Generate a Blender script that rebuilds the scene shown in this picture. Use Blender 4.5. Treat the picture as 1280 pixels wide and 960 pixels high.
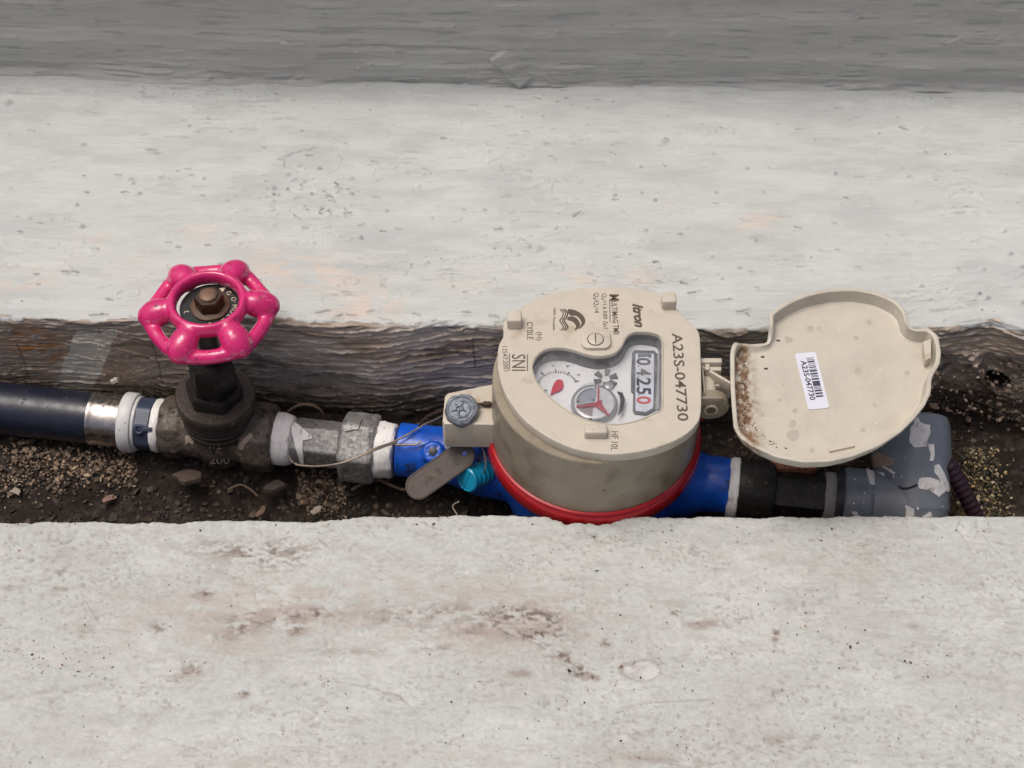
import bpy, bmesh, math, random
import numpy as np
from mathutils import Vector, Matrix, noise as mnoise
from mathutils.bvhtree import BVHTree
for o in list(bpy.data.objects): bpy.data.objects.remove(o)
scene = bpy.context.scene
COL = scene.collection
R = math.radians
S = 0.001                                   # all helpers work in millimetres
random.seed(4); rng = np.random.default_rng(7)

# ------------------------------------------------------------------ camera
EL = R(51.5); FPX = 2232.0; DIST = 826.0
CF = Vector((0, math.cos(EL), -math.sin(EL))); CU = Vector((0, math.sin(EL), math.cos(EL)))
CAM = Vector((0, 0, 40)) - DIST*CF
cd = bpy.data.cameras.new('camera'); cam = bpy.data.objects.new('camera', cd); COL.objects.link(cam)
cam.location = CAM*S; cam.rotation_euler = (R(90)-EL, 0, 0)
cd.sensor_width = 36; cd.lens = 36*FPX/1280; cd.clip_start = .01; cd.clip_end = 50
scene.camera = cam
# ------------------------------------------------------------------ light
SUN_EL, SUN_AZ = 74, 168                    # azimuth counted counter-clockwise from +x: behind and left
w = bpy.data.worlds.new('World'); scene.world = w; w.use_nodes = True
nt = w.node_tree; bg = nt.nodes['Background']; sky = nt.nodes.new('ShaderNodeTexSky')
sky.sky_type = 'NISHITA'; sky.sun_disc = False; sky.sun_elevation = R(SUN_EL); sky.sun_rotation = R(90-SUN_AZ)
sky.air_density = .36; sky.dust_density = 6.0; sky.ozone_density = 0.0
bg.inputs['Strength'].default_value = .15
nt.links.new(sky.outputs[0], bg.inputs['Color'])
sl = bpy.data.lights.new('sun', 'SUN'); sl.energy = 0.9; sl.angle = R(26); sl.color = (1, .99, .965)
so = bpy.data.objects.new('sun', sl); COL.objects.link(so)
sd = Vector((math.cos(R(SUN_EL))*math.cos(R(SUN_AZ)), math.cos(R(SUN_EL))*math.sin(R(SUN_AZ)), math.sin(R(SUN_EL))))
so.rotation_euler = sd.to_track_quat('Z', 'Y').to_euler()
scene.view_settings.view_transform = 'Standard'; scene.view_settings.look = 'None'
scene.view_settings.exposure = -0.13; scene.view_settings.gamma = 1; scene.view_settings.use_curve_mapping = False
scene.render.engine = 'CYCLES'

# ------------------------------------------------------------------ helpers
def P(u, v, z=0.0):
    """world point at height z (mm) that a pixel of the 1280x960 photograph shows"""
    a = (u-640)/FPX; b = -(v-480)/FPX
    d = Vector((a, CF.y+b*CU.y, CF.z+b*CU.z)); t = (z-CAM.z)/d.z
    return CAM + t*d
MATS = {}
def M(name, col, rough=.5, metal=0., var=.12, vs=60, bump=None, spots=(), attr=False, coat=0., spec=.5, alpha=None, mapping=(1, 1, 1), col2=None, c2s=20, rvar=.0):
    """procedural material; scales are in cycles per metre"""
    m = bpy.data.materials.new(name); m.use_nodes = True; MATS[name] = m
    n = m.node_tree; N = n.nodes; L = n.links; b = N['Principled BSDF']
    tc = N.new('ShaderNodeTexCoord'); mp = N.new('ShaderNodeMapping'); mp.inputs['Scale'].default_value = mapping
    L.new(tc.outputs['Object'], mp.inputs['Vector'])
    def noi(scale, det=5, ro=.6):
        t = N.new('ShaderNodeTexNoise'); t.inputs['Scale'].default_value = scale; t.inputs['Detail'].default_value = det
        t.inputs['Roughness'].default_value = ro; L.new(mp.outputs[0], t.inputs['Vector']); return t
    def ramp(src, a, c):
        r = N.new('ShaderNodeMapRange'); r.inputs['From Min'].default_value = a; r.inputs['From Max'].default_value = c
        r.interpolation_type = 'SMOOTHSTEP'
        L.new(src, r.inputs['Value']); return r.outputs[0]
    def mix(f, a, c, bt='MIX'):
        x = N.new('ShaderNodeMix'); x.data_type = 'RGBA'; x.blend_type = bt
        if isinstance(f, (int, float)): x.inputs['Factor'].default_value = f
        else: L.new(f, x.inputs['Factor'])
        for s, k in ((a, 'A'), (c, 'B')):
            i = [q for q in x.inputs if q.name == k and q.type == 'RGBA'][0]
            if isinstance(s, tuple): i.default_value = (*s[:3], 1)
            else: L.new(s, i)
        return [q for q in x.outputs if q.type == 'RGBA'][0]
    if attr:
        at = N.new('ShaderNodeAttribute'); at.attribute_name = 'albedo'; c = at.outputs['Color']
    else: c = tuple(col)
    if col2: c = mix(ramp(noi(c2s).outputs[0], .45, .6), c, tuple(col2))
    for (sc, scale, lo, hi) in spots:
        c = mix(ramp(noi(scale).outputs[0], lo, hi), c, tuple(sc))
    if var:
        k = noi(vs, 8, .7); r = N.new('ShaderNodeMapRange'); r.inputs['From Min'].default_value = .3; r.inputs['From Max'].default_value = .7
        r.inputs['To Min'].default_value = 1-var; r.inputs['To Max'].default_value = 1+var; L.new(k.outputs[0], r.inputs['Value'])
        c = mix(1.0, c, r.outputs[0], 'MULTIPLY')
    if isinstance(c, tuple): b.inputs['Base Color'].default_value = (*c, 1)
    else: L.new(c, b.inputs['Base Color'])
    b.inputs['Roughness'].default_value = rough; b.inputs['Metallic'].default_value = metal
    if rvar:
        r = N.new('ShaderNodeMapRange'); r.inputs['From Min'].default_value = .35; r.inputs['From Max'].default_value = .65
        r.inputs['To Min'].default_value = max(.03, rough-rvar); r.inputs['To Max'].default_value = min(1, rough+rvar)
        L.new(noi(vs*1.7).outputs[0], r.inputs['Value']); L.new(r.outputs[0], b.inputs['Roughness'])
    b.inputs['Specular IOR Level'].default_value = spec; b.inputs['Coat Weight'].default_value = coat; b.inputs['Coat Roughness'].default_value = .08
    prev = None
    for (scale, dist, st) in (bump or ()):
        t = noi(scale, 6, .65); bp = N.new('ShaderNodeBump'); bp.inputs['Distance'].default_value = dist*S; bp.inputs['Strength'].default_value = st
        L.new(t.outputs[0], bp.inputs['Height'])
        if prev: L.new(prev, bp.inputs['Normal'])
        prev = bp.outputs[0]
    if prev: L.new(prev, b.inputs['Normal'])
    return m
def link(name, me, parent=None, loc=None):
    o = bpy.data.objects.new(name, me); COL.objects.link(o)
    if parent is not None: o.parent = parent
    return o
WM = {}                                     # world matrix (mm) of every empty
def thing(name, label, cat, loc=(0, 0, 0), rz=0., group=None):
    o = link(name, None); o.location = Vector(loc)*S; o.rotation_euler = (0, 0, rz); o.empty_display_size = .01
    WM[o.name] = Matrix.Translation(Vector(loc)) @ Matrix.Rotation(rz, 4, 'Z')
    o['label'] = label; o['category'] = cat
    if group: o['group'] = group
    return o
def tag(o, label=None, cat=None, group=None, kind=None):
    for k, v in (('label', label), ('category', cat), ('group', group), ('kind', kind)):
        if v: o[k] = v
    return o
def wm(parent):
    while parent is not None and parent.name not in WM: parent = parent.parent
    return WM[parent.name] if parent is not None else Matrix()
def part(name, vf, mat, parent=None, local=False, smooth=True, label=None, ang=40):
    """one mesh object from (verts mm, faces)"""
    V, F = vf
    V = np.array([tuple(v) for v in V], dtype=float)
    if not local and parent is not None:
        A = np.array(wm(parent).inverted()); V = V @ A[:3, :3].T + A[:3, 3]
    me = bpy.data.meshes.new(name); me.from_pydata((V*S).tolist(), [], [tuple(f) for f in F]); me.update()
    bm = bmesh.new(); bm.from_mesh(me); bmesh.ops.recalc_face_normals(bm, faces=bm.faces); bm.to_mesh(me); bm.free()
    if smooth:
        me.polygons.foreach_set('use_smooth', [True]*len(me.polygons))
        if ang and len(V) < 60000: me.set_sharp_from_angle(angle=R(ang))
    me.materials.append(mat)
    o = link(name, me, parent)
    if label: o['label'] = label
    return o
def join(*vfs):
    V = []; F = []
    for v, f in vfs:
        k = len(V); V += [tuple(q) for q in v]; F += [tuple(i+k for i in q) for q in f]
    return V, F
def xf(vf, mat):
    return [tuple(mat @ Vector(v)) for v in vf[0]], vf[1]
def mv(vf, d): return [(v[0]+d[0], v[1]+d[1], v[2]+d[2]) for v in vf[0]], vf[1]
def frame(o, x, z):
    """matrix with origin o, local x and z axes"""
    z = Vector(z).normalized(); x = Vector(x); x = (x-z*x.dot(z)).normalized(); y = z.cross(x)
    m = Matrix((x, y, z)).transposed().to_4x4(); m.translation = Vector(o); return m
def lathe(prof, n=48, axis='z', hexa=0, wob=0., seed=0, ph=0.):
    """prof: list of (t, r); closed caps; hexa: number of flats"""
    V = []; F = []
    for j, (t, r) in enumerate(prof):
        for i in range(n):
            a = 2*math.pi*i/n + ph; rr = r
            if hexa:
                s = 2*math.pi/hexa; q = (a % s)-s/2; rr = min(r*math.cos(math.pi/hexa)/math.cos(q)*1.0, r*.985)
            if wob: rr += wob*mnoise.noise(Vector((math.cos(a)*2+seed, math.sin(a)*2, t*.25)))
            V.append((rr*math.cos(a), rr*math.sin(a), t))
    for j in range(len(prof)-1):
        for i in range(n):
            k = (i+1) % n; F.append((j*n+i, j*n+k, (j+1)*n+k, (j+1)*n+i))
    F.append(tuple(reversed(range(n)))); F.append(tuple(range((len(prof)-1)*n, len(prof)*n)))
    if axis == 'x': V = [(v[2], v[1], -v[0]) for v in V]
    if axis == 'y': V = [(v[0], v[2], -v[1]) for v in V]
    return V, F
def tube(pts, rad, n=12, cap=True):
    pts = [Vector(p) for p in pts]; V = []; F = []; up = None
    for j, p in enumerate(pts):
        t = (pts[min(j+1, len(pts)-1)]-pts[max(j-1, 0)]).normalized()
        if up is None: up = t.orthogonal().normalized()
        up = (up-t*up.dot(t)).normalized(); s = t.cross(up)
        r = rad[j] if isinstance(rad, (list, tuple)) else rad
        for i in range(n):
            a = 2*math.pi*i/n; V.append(tuple(p+(up*math.cos(a)+s*math.sin(a))*r))
    for j in range(len(pts)-1):
        for i in range(n):
            k = (i+1) % n; F.append((j*n+i, j*n+k, (j+1)*n+k, (j+1)*n+i))
    if cap: F.append(tuple(reversed(range(n)))); F.append(tuple(range((len(pts)-1)*n, len(pts)*n)))
    return V, F
def crom(pts, k=8, closed=False):
    pts = [Vector(p) for p in pts]; out = []; n = len(pts)
    rngj = range(n if closed else n-1)
    for j in rngj:
        g = (lambda i: pts[i % n]) if closed else (lambda i: pts[max(0, min(n-1, i))])
        a, b, c, d = g(j-1), g(j), g(j+1), g(j+2)
        for q in range(k):
            t = q/k; out.append(.5*((2*b)+(c-a)*t+(2*a-5*b+4*c-d)*t*t+(3*b-a-3*c+d)*t**3))
    if not closed: out.append(pts[-1])
    return out
def torus(Rr, r, n=64, m=12, sz=1., close=True):
    V = []; F = []
    for i in range(n):
        a = 2*math.pi*i/n
        for j in range(m):
            b = 2*math.pi*j/m; V.append(((Rr+r*math.cos(b))*math.cos(a), (Rr+r*math.cos(b))*math.sin(a), r*sz*math.sin(b)))
    for i in range(n):
        for j in range(m): F.append((i*m+j, ((i+1) % n)*m+j, ((i+1) % n)*m+(j+1) % m, i*m+(j+1) % m))
    return V, F
def ball(c, rad, n=20, m=12):
    rx, ry, rz = rad if isinstance(rad, (tuple, list)) else (rad,)*3
    V = [(c[0], c[1], c[2]-rz)]; F = []
    for j in range(1, m):
        t = math.pi*j/m
        for i in range(n):
            a = 2*math.pi*i/n; V.append((c[0]+rx*math.sin(t)*math.cos(a), c[1]+ry*math.sin(t)*math.sin(a), c[2]-rz*math.cos(t)))
    V.append((c[0], c[1], c[2]+rz))
    for i in range(n): F.append((0, 1+(i+1) % n, 1+i))
    for j in range(m-2):
        for i in range(n): F.append((1+j*n+i, 1+j*n+(i+1) % n, 1+(j+1)*n+(i+1) % n, 1+(j+1)*n+i))
    k = 1+(m-2)*n
    for i in range(n): F.append((k+i, k+(i+1) % n, len(V)-1))
    return V, F
def prism(poly, z0, z1):
    n = len(poly); V = [(p[0], p[1], z0) for p in poly]+[(p[0], p[1], z1) for p in poly]
    F = [(i, (i+1) % n, n+(i+1) % n, n+i) for i in range(n)]; F += [tuple(reversed(range(n))), tuple(range(n, 2*n))]
    return V, F
def bevprism(poly, z0, z1, b):
    """prism whose upper edge is rounded off by b"""
    n = len(poly); V = []; F = []
    cx = sum(p[0] for p in poly)/n; cy = sum(p[1] for p in poly)/n
    lev = [(z0, 0), (z1-b, 0), (z1-b*.3, b*.3), (z1, b)]
    for z, ins in lev:
        for i in range(n):
            a, c = Vector(poly[i-1][:2]), Vector(poly[(i+1) % n][:2]); t = (c-a).normalized(); nn = Vector((-t.y, t.x))
            p = Vector(poly[i][:2]); q = p+nn*ins
            if (q-Vector((cx, cy))).length > (p-Vector((cx, cy))).length: q = p-nn*ins
            V.append((q.x, q.y, z))
    for j in range(3):
        for i in range(n): F.append((j*n+i, j*n+(i+1) % n, (j+1)*n+(i+1) % n, (j+1)*n+i))
    F += [tuple(reversed(range(n))), tuple(range(3*n, 4*n))]
    return V, F
def rbox(c, s, b=.6, seg=2):
    bm = bmesh.new(); bmesh.ops.create_cube(bm, size=1)
    for v in bm.verts: v.co = Vector((v.co.x*s[0], v.co.y*s[1], v.co.z*s[2]))
    if b: bmesh.ops.bevel(bm, geom=list(bm.edges), offset=b, segments=seg, profile=.5, affect='EDGES')
    V = [tuple(v.co+Vector(c)) for v in bm.verts]; F = [tuple(v.index for v in f.verts) for f in bm.faces]; bm.free(); return V, F
def rrect(w, h, r, n=5):
    out = []
    for (cx, cy, a0) in ((w/2-r, h/2-r, 0), (-w/2+r, h/2-r, 90), (-w/2+r, -h/2+r, 180), (w/2-r, -h/2+r, 270)):
        for i in range(n+1): a = R(a0+90*i/n); out.append((cx+r*math.cos(a), cy+r*math.sin(a)))
    return out
def evalmesh(vf, mods):
    """run modifiers on a mesh, return (verts mm, faces)"""
    me = bpy.data.meshes.new('t'); me.from_pydata([tuple(v) for v in vf[0]], [], vf[1]); me.update()
    bm = bmesh.new(); bm.from_mesh(me); bmesh.ops.recalc_face_normals(bm, faces=bm.faces); bm.to_mesh(me); bm.free()
    o = bpy.data.objects.new('t', me); COL.objects.link(o)
    for typ, kw in mods:
        m = o.modifiers.new('m', typ)
        for k, v in kw.items(): setattr(m, k, v)
    dg = bpy.context.evaluated_depsgraph_get(); ev = o.evaluated_get(dg); m2 = ev.to_mesh()
    V = [tuple(v.co) for v in m2.vertices]; F = [tuple(p.vertices) for p in m2.polygons]
    ev.to_mesh_clear(); bpy.data.objects.remove(o); bpy.data.meshes.remove(me); return V, F
def blend(vfs, vox=.7, it=6, fac=.6):
    return evalmesh(join(*vfs), [('REMESH', dict(mode='VOXEL', voxel_size=vox)), ('SMOOTH', dict(factor=fac, iterations=it))])
def rough(vf, amp, sc, seed=0):
    V, F = vf; n = len(V); N = [Vector((0, 0, 0)) for _ in range(n)]
    for f in F:
        a, b, c = Vector(V[f[0]]), Vector(V[f[1]]), Vector(V[f[2]]); q = (b-a).cross(c-a)
        for i in f: N[i] += q
    out = []
    for v, q in zip(V, N):
        v = Vector(v); k = mnoise.fractal(v*sc+Vector((seed, 0, 0)), .9, 2.1, 4)*amp
        out.append(tuple(v+q.normalized()*k if q.length > 0 else v))
    return out, F
def curve_plate(loops, z, half, bev, dens=None):
    """flat plate with holes: loops of 2-D points, top at z"""
    cu = bpy.data.curves.new('c', 'CURVE'); cu.dimensions = '2D'; cu.fill_mode = 'BOTH'
    for lp in loops:
        s = cu.splines.new('POLY'); s.points.add(len(lp)-1)
        for i, p in enumerate(lp): s.points[i].co = (p[0], p[1], 0, 1)
        s.use_cyclic_u = True
    cu.extrude = half; cu.bevel_depth = bev; cu.bevel_resolution = 2
    o = bpy.data.objects.new('c', cu); COL.objects.link(o)
    me = bpy.data.meshes.new_from_object(o); zt = z-half-bev
    V = [(v.co.x, v.co.y, v.co.z+zt) for v in me.vertices]; F = [tuple(p.vertices) for p in me.polygons]
    bpy.data.objects.remove(o); bpy.data.meshes.remove(me); bpy.data.curves.remove(cu); return V, F
def textmesh(s, ext=.05, shear=0., bold=0.):
    cu = bpy.data.curves.new('t', 'FONT'); cu.body = s; cu.size = 1; cu.extrude = ext; cu.shear = shear; cu.resolution_u = 3; cu.offset = bold
    o = bpy.data.objects.new('t', cu); COL.objects.link(o); me = bpy.data.meshes.new_from_object(o)
    V = [tuple(v.co) for v in me.vertices]; F = [tuple(p.vertices) for p in me.polygons]
    bpy.data.objects.remove(o); bpy.data.meshes.remove(me); return V, F
def text_fit(s, start, end, h, nrm=(0, 0, 1), th=.08, shear=0., bold=0.):
    """text from start to end (mm points), cap height h, facing nrm"""
    V, F = textmesh(s, 1., shear, bold); V = np.array(V)
    lo = V[:, 0].min(); hi = V[:, 0].max(); L = (Vector(end)-Vector(start)).length
    y1 = V[:, 1].max(); y0 = min(0, V[:, 1].min()*0)
    W = np.stack([(V[:, 0]-lo)/(hi-lo)*L, (V[:, 1]-y0)/(y1-y0)*h, V[:, 2]*th], 1)
    return xf((W.tolist(), F), frame(start, Vector(end)-Vector(start), nrm))
def arcline(pts, wd, z):
    """flat ribbon of width wd along 2-D points at height z, .12 thick"""
    V = []; F = []; n = len(pts); pts = [Vector(p[:2]) for p in pts]
    for i, p in enumerate(pts):
        t = (pts[min(i+1, n-1)]-pts[max(i-1, 0)]).normalized(); q = Vector((-t.y, t.x))*wd/2
        V += [(p.x+q.x, p.y+q.y, z), (p.x-q.x, p.y-q.y, z), (p.x+q.x, p.y+q.y, z-.12), (p.x-q.x, p.y-q.y, z-.12)]
    for i in range(n-1):
        a = 4*i; b = a+4; F += [(a, a+1, b+1, b), (a+2, b+2, b+3, a+3), (a, b, b+2, a+2), (a+1, a+3, b+3, b+1)]
    F += [(0, 2, 3, 1), (4*n-4, 4*n-3, 4*n-1, 4*n-2)]
    return V, F
def decal(px, vfw, off=.25, rings=5, th=.3, jit=.6, k=3, seed=1):
    """irregular patch lying on a built surface (world mm); px = outline as seen from the photo's viewpoint"""
    T = BVHTree.FromPolygons([Vector(v) for v in vfw[0]], vfw[1]); rr = random.Random(seed)
    o = []
    for i in range(len(px)):
        a = px[i]; b = px[(i+1) % len(px)]
        for q in range(k):
            t = q/k; o.append((a[0]*(1-t)+b[0]*t+rr.uniform(-jit, jit), a[1]*(1-t)+b[1]*t+rr.uniform(-jit, jit)))
    cx = sum(p[0] for p in o)/len(o); cy = sum(p[1] for p in o)/len(o); n = len(o); V = []; F = []
    def hit(u, v, e):
        d = (P(u, v, 0)-CAM).normalized(); h = T.ray_cast(CAM, d)
        if h[0] is None: return None
        nn = h[1] if h[1].dot(d) < 0 else -h[1]
        return h[0]+nn*e
    c = hit(cx, cy, off)
    if c is None: return V, F
    last = c; V.append(tuple(c))
    for j in range(1, rings+2):
        f = min(1, j/rings); e = off if j <= rings else -.2
        for i in range(n):
            h = hit(cx+(o[i][0]-cx)*f, cy+(o[i][1]-cy)*f, e)
            if h is None: h = Vector(V[max(0, len(V)-n)]) if j > 1 else c
            V.append(tuple(h))
    for i in range(n): F.append((0, 1+i, 1+(i+1) % n))
    for j in range(rings):
        for i in range(n): F.append((1+j*n+i, 1+(j+1)*n+i, 1+(j+1)*n+(i+1) % n, 1+j*n+(i+1) % n))
    return V, F
# numpy noise for the height fields
def vnoise(x, y, seed=0):
    xi = np.floor(x).astype(np.int64); yi = np.floor(y).astype(np.int64); xf_ = x-xi; yf_ = y-yi
    def h(a, b):
        k = (a*374761393+b*668265263+seed*1442695041) & 0xffffffff; k = ((k ^ (k >> 13))*1274126177) & 0xffffffff
        return ((k ^ (k >> 16)) & 0xffff)/65535.0*2-1
    u = xf_*xf_*xf_*(xf_*(xf_*6-15)+10); v = yf_*yf_*yf_*(yf_*(yf_*6-15)+10)
    return (h(xi, yi)*(1-u)+h(xi+1, yi)*u)*(1-v)+(h(xi, yi+1)*(1-u)+h(xi+1, yi+1)*u)*v
def fbm(x, y, seed=0, o=4, g=.5):
    s = 0; a = 1; t = 0
    for i in range(o): s = s+a*vnoise(x*2**i+i*17.3, y*2**i+i*9.1, seed+i); t += a; a *= g
    return s/t
def ss(x, a, b): t = np.clip((x-a)/(b-a), 0, 1); return t*t*(3-2*t)
def gbl(X, Y, cx, cy, rx, ry, a=0): # soft elliptical mask
    c, s = math.cos(R(a)), math.sin(R(a)); dx = X-cx; dy = Y-cy
    return np.exp(-(((dx*c+dy*s)/rx)**2+((-dx*s+dy*c)/ry)**2))
def lerp(a, b, t): return a*(1-t)+b*t
def cmix(c, col, m): return c*(1-m[..., None])+np.array(col)*m[..., None]
def grid(name, X, Y, Z, C, mat, parent=None):
    n, m = X.shape; me = bpy.data.meshes.new(name)
    co = np.stack([X, Y, Z], -1).reshape(-1, 3)*S
    idx = np.arange(n*m).reshape(n, m); q = np.stack([idx[:-1, :-1], idx[:-1, 1:], idx[1:, 1:], idx[1:, :-1]], -1).reshape(-1, 4)
    me.vertices.add(n*m); me.vertices.foreach_set('co', co.ravel())
    me.loops.add(q.size); me.loops.foreach_set('vertex_index', q.ravel().astype(np.int32))
    me.polygons.add(len(q)); me.polygons.foreach_set('loop_start', (np.arange(len(q))*4).astype(np.int32))
    me.polygons.foreach_set('use_smooth', np.ones(len(q), bool)); me.update(calc_edges=True)
    a = me.color_attributes.new('albedo', 'FLOAT_COLOR', 'POINT')
    a.data.foreach_set('color', np.concatenate([np.clip(C, 0, 1), np.ones(C.shape[:2]+(1,))], -1).ravel().astype(np.float32))
    me.materials.append(mat); return link(name, me, parent)
def xs(dens=.62, lo=-262, hi=262, out=460, step=3.):
    return np.concatenate([np.arange(-out, lo, step), np.arange(lo, hi, dens), np.arange(hi, out+step, step)])

# ------------------------------------------------------------------ structure: ledge with rough face, wall, slab, trench floor
m_ledge = M('painted_concrete', (.5, .5, .5), rough=.62, var=.05, vs=900, attr=True, spec=.35, mapping=(.13, 1, 1),
            bump=((420, .45, .8), (1300, .3, .8)))
m_slab = M('weathered_paint', (.6, .6, .6), rough=.6, var=.06, vs=1500, attr=True, spec=.35, mapping=(.5, 1, 1), bump=((700, .5, .7), (2400, .2, .7)))
m_soil = M('dark_soil', (.02, .02, .02), rough=.75, var=.4, vs=700, attr=True, spec=.3, bump=((500, 1.2, .9), (1800, .5, .8)))

# surface marks of the ledge, by where they lie: px, py of the photograph are turned into x, y on the ledge
ZL = 50.
eu = [0, 60, 120, 200, 300, 400, 480, 560, 640, 760, 900, 1000, 1100, 1180, 1240, 1280]
ev_ = [398, 398, 402, 399, 396, 404, 408, 404, 408, 410, 412, 408, 412, 410, 402, 412]
E_xy = [P(a, b, ZL) for a, b in zip(eu, ev_)]
ex = np.array([p.x for p in E_xy]); ey = np.array([p.y for p in E_xy])
CR = [P(a, b, ZL+6) for a, b in ((0, 90), (200, 98), (400, 101), (640, 103), (900, 106), (1280, 113))]
crx = np.array([p.x for p in CR]); cry = np.array([p.y for p in CR])

def build_ledge():
    x = xs(.56); rr = 2.2
    # s: distance along the profile, from behind the wall over the ledge and down the face
    sA = np.concatenate([np.linspace(0, 150, 262), np.linspace(150.5, 180, 66)])[:-1]
    arc = np.linspace(0, math.pi/2, 9); sF = np.concatenate([np.arange(.4, 62, .45), np.linspace(63, 100, 12)])
    nA, nB, nF = len(sA), len(arc), len(sF); n = nA+nB+nF
    yE = np.interp(x, ex, ey); yC = np.interp(x, crx, cry)+14
    X = np.repeat(x[None], n, 0); Y = np.zeros_like(X); Z = np.zeros_like(X); NY = np.zeros_like(X); NZ = np.zeros_like(X); SD = np.zeros_like(X)
    for i in range(nA):
        t = sA[i]/180.; Y[i] = lerp(yC, yE+rr, t); Z[i] = ZL+6*(1-t)**1.0; NZ[i] = 1
    for k in range(nB):
        a = arc[k]; i = nA+k; Y[i] = yE+rr-rr*math.sin(a); Z[i] = ZL-rr+rr*math.cos(a); NY[i] = -math.sin(a); NZ[i] = math.cos(a)
    for k in range(nF):
        i = nA+nB+k; Y[i] = yE; Z[i] = ZL-rr-sF[k]; NY[i] = -1
    D = np.concatenate([sA-180, arc*rr*.9, rr*1.4+sF])[:, None]+0*X      # signed distance from the edge, down is +
    face = ss(D, -1.5, 4); W = Y.copy()
    # brush strokes on the painted top
    wx = X+6*fbm(X/60, Y/30, 5); wy = D+2.2*fbm(X/45, D/25, 9)
    h = .34*fbm(wx/45, wy/1.9, 11, 4)+.38*fbm(wx/90, wy/6, 12, 4)+.9*fbm(X/55, D/40, 13, 2)+.16*fbm(wx/16, wy/1.1, 14, 3)*(1+fbm(X/70, D/25, 24, 2))
    patchy = ss(fbm(X/45, D/18, 20, 3), -.05, .45)
    r1 = fbm(wx/17, wy/.9, 21, 4); h += (.35*ss(r1, .32, .46)-.7*ss(-r1, .40, .47))*patchy
    r3 = fbm(wx/7+40, (wy+.25*wx)/2.2, 23, 3); h += .5*ss(r3, .42, .5)*ss(fbm(X/60, D/25, 25, 2), 0, .4)
    t1 = fbm(X/16+3, D/4.5, 31, 4); h += .5*(ss(t1, .30, .33)-ss(t1, .42, .52))*ss(fbm(X/70, D/30, 26, 2), -.1, .3)
    top = h
    # rough face
    wa = D+4.5*fbm(X/70, D/60, 41, 2)+.10*(X+90)*ss(X, -170, 0)*.35+1.5*fbm(X/14, D/10, 42, 3)
    wd = D+3*fbm(X/40, D/30, 45, 3)
    rdg = 1-np.abs(fbm(X/22, wa/2.6, 43, 3))*3.0; rdg = np.clip(rdg, -1, 1)
    rdg2 = 1-np.abs(fbm(X/30+9, wd/4.6, 47, 3))*3.2; rdg2 = np.clip(rdg2, -1, 1)
    rdg3 = 1-np.abs(fbm(X/12+4, (D+2.2*fbm(X/28, D/18, 55, 3))/1.5, 49, 3))*3.4; rdg3 = np.clip(rdg3, -1, 1)
    lf = 1-ss(X, -200, -165); per = lerp(3.7, 2.0, lf)
    kk = (D+.16*(X+60)*ss(X, -160, -30)*(1-ss(X, -30, 120)))/per+1.25*fbm(X/70, D/20, 101, 3)+.30*fbm(X/10, D/5, 102, 3); kf = np.floor(kk); sw_ = kk-kf
    amp = ss(vnoise(X/17+kf*3.1, kf*7.3, 103), -.55, .5)*(1+.4*fbm(X/3, kf, 104, 2)); rg1 = np.exp(-((sw_-.3)/.14)**2)*amp; crv = np.exp(-((sw_-.55)/.12)**2)*amp
    k2 = kk*2.3+1.1*fbm(X/15, D/6, 105, 3); kf2 = np.floor(k2); s2 = k2-kf2; a2 = ss(vnoise(X/8+kf2*5.1, kf2*3.3, 106), -.1, .6); rg2 = np.exp(-((s2-.3)/.17)**2)*a2
    fac = lerp(1.25, .6, lf)*rg1-.3*crv+.45*rg2+.2*rdg**3+.15*rdg3+.25*fbm(X/4, D/1.6, 44, 4)+.9*fbm(X/60, D/22, 46, 3)
    fac += .5*ss(fbm(X/9, D/2.4, 48, 3), .25, .35)
    # torn lip just under the edge
    lip = fbm(X/9, D/3.5, 51, 4); lipm = np.exp(-((D-3-3*fbm(X/40, X*0, 52, 2))/3.5)**2)
    H = lerp(top, fac, face)+lipm*1.1*lip
    # hollow at the right end and behind the nipple
    xr = X-10*fbm(X/30, D/20, 61, 3)
    hol = ss(xr, 196, 212)*ss(D, 12+8, 26)
    depth = 4.5*hol*(1-ss(X, 236, 246)*.8)*(1+.6*fbm(X/12, D/9, 62, 4)); knob = 6*gbl(X, D, 221, 26, 9, 6, 20)*(1+.6*fbm(X/3, D/3, 63, 3))
    H = H-depth+knob+hol*2.6*fbm(X/6, D/5, 64, 5)
    H -= 8*gbl(X, D, 204, 27, 5, 4.5)                                   # dark pocket beside the lid
    pit = np.sqrt(((X-236.5)/5.4)**2+((D-44)/5.6)**2); H = H-8*(1-ss(pit, .72, 1.12))+1.2*np.exp(-((pit-1.35)/.3)**2)
    H -= 6*gbl(X, D, -96, 46, 24, 7)*(1+.4*fbm(X/6, D/4, 66, 4))
    # crater, chip outline, dimples, runs on the top
    def on(u, v): p = P(u, v, ZL+2); return p.x, p.y
    mtop = (D < 2)*1.
    cx, cy = on(199, 196); H += mtop*(-1.8*gbl(X, W, cx, cy+.8, 2.8, 1.1)+1.1*gbl(X, W, cx, cy-2.2, 4, 1.6)); c2 = on(200, 212); H += mtop*.5*gbl(X, W, c2[0], c2[1], 3.5, 3)
    cx, cy = on(392, 203); q = np.sqrt(((X-cx)/13.5)**2+((W-cy)/8.5)**2)+.34*fbm(X/7, W/5, 71, 4)
    C0 = np.exp(-((q-1.0)/.05)**2)*mtop; H += mtop*(-.7*(1-ss(q, .93, 1.0))-.8*np.exp(-((q-1.0)/.035)**2)+.3*(1-ss(q, .4, .95))*fbm(X/3, W/2, 72, 3))
    rb = random.Random(11)
    spots = [(on(rb.uniform(320, 440), rb.gauss(238, 14)), rb.uniform(.5, 1.1), rb.uniform(.3, .7)) for _ in range(34)]
    spots += [(on(rb.uniform(0, 1280), rb.uniform(105, 385)), rb.uniform(.4, .95), rb.uniform(.3, .8)) for _ in range(90)]
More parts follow.
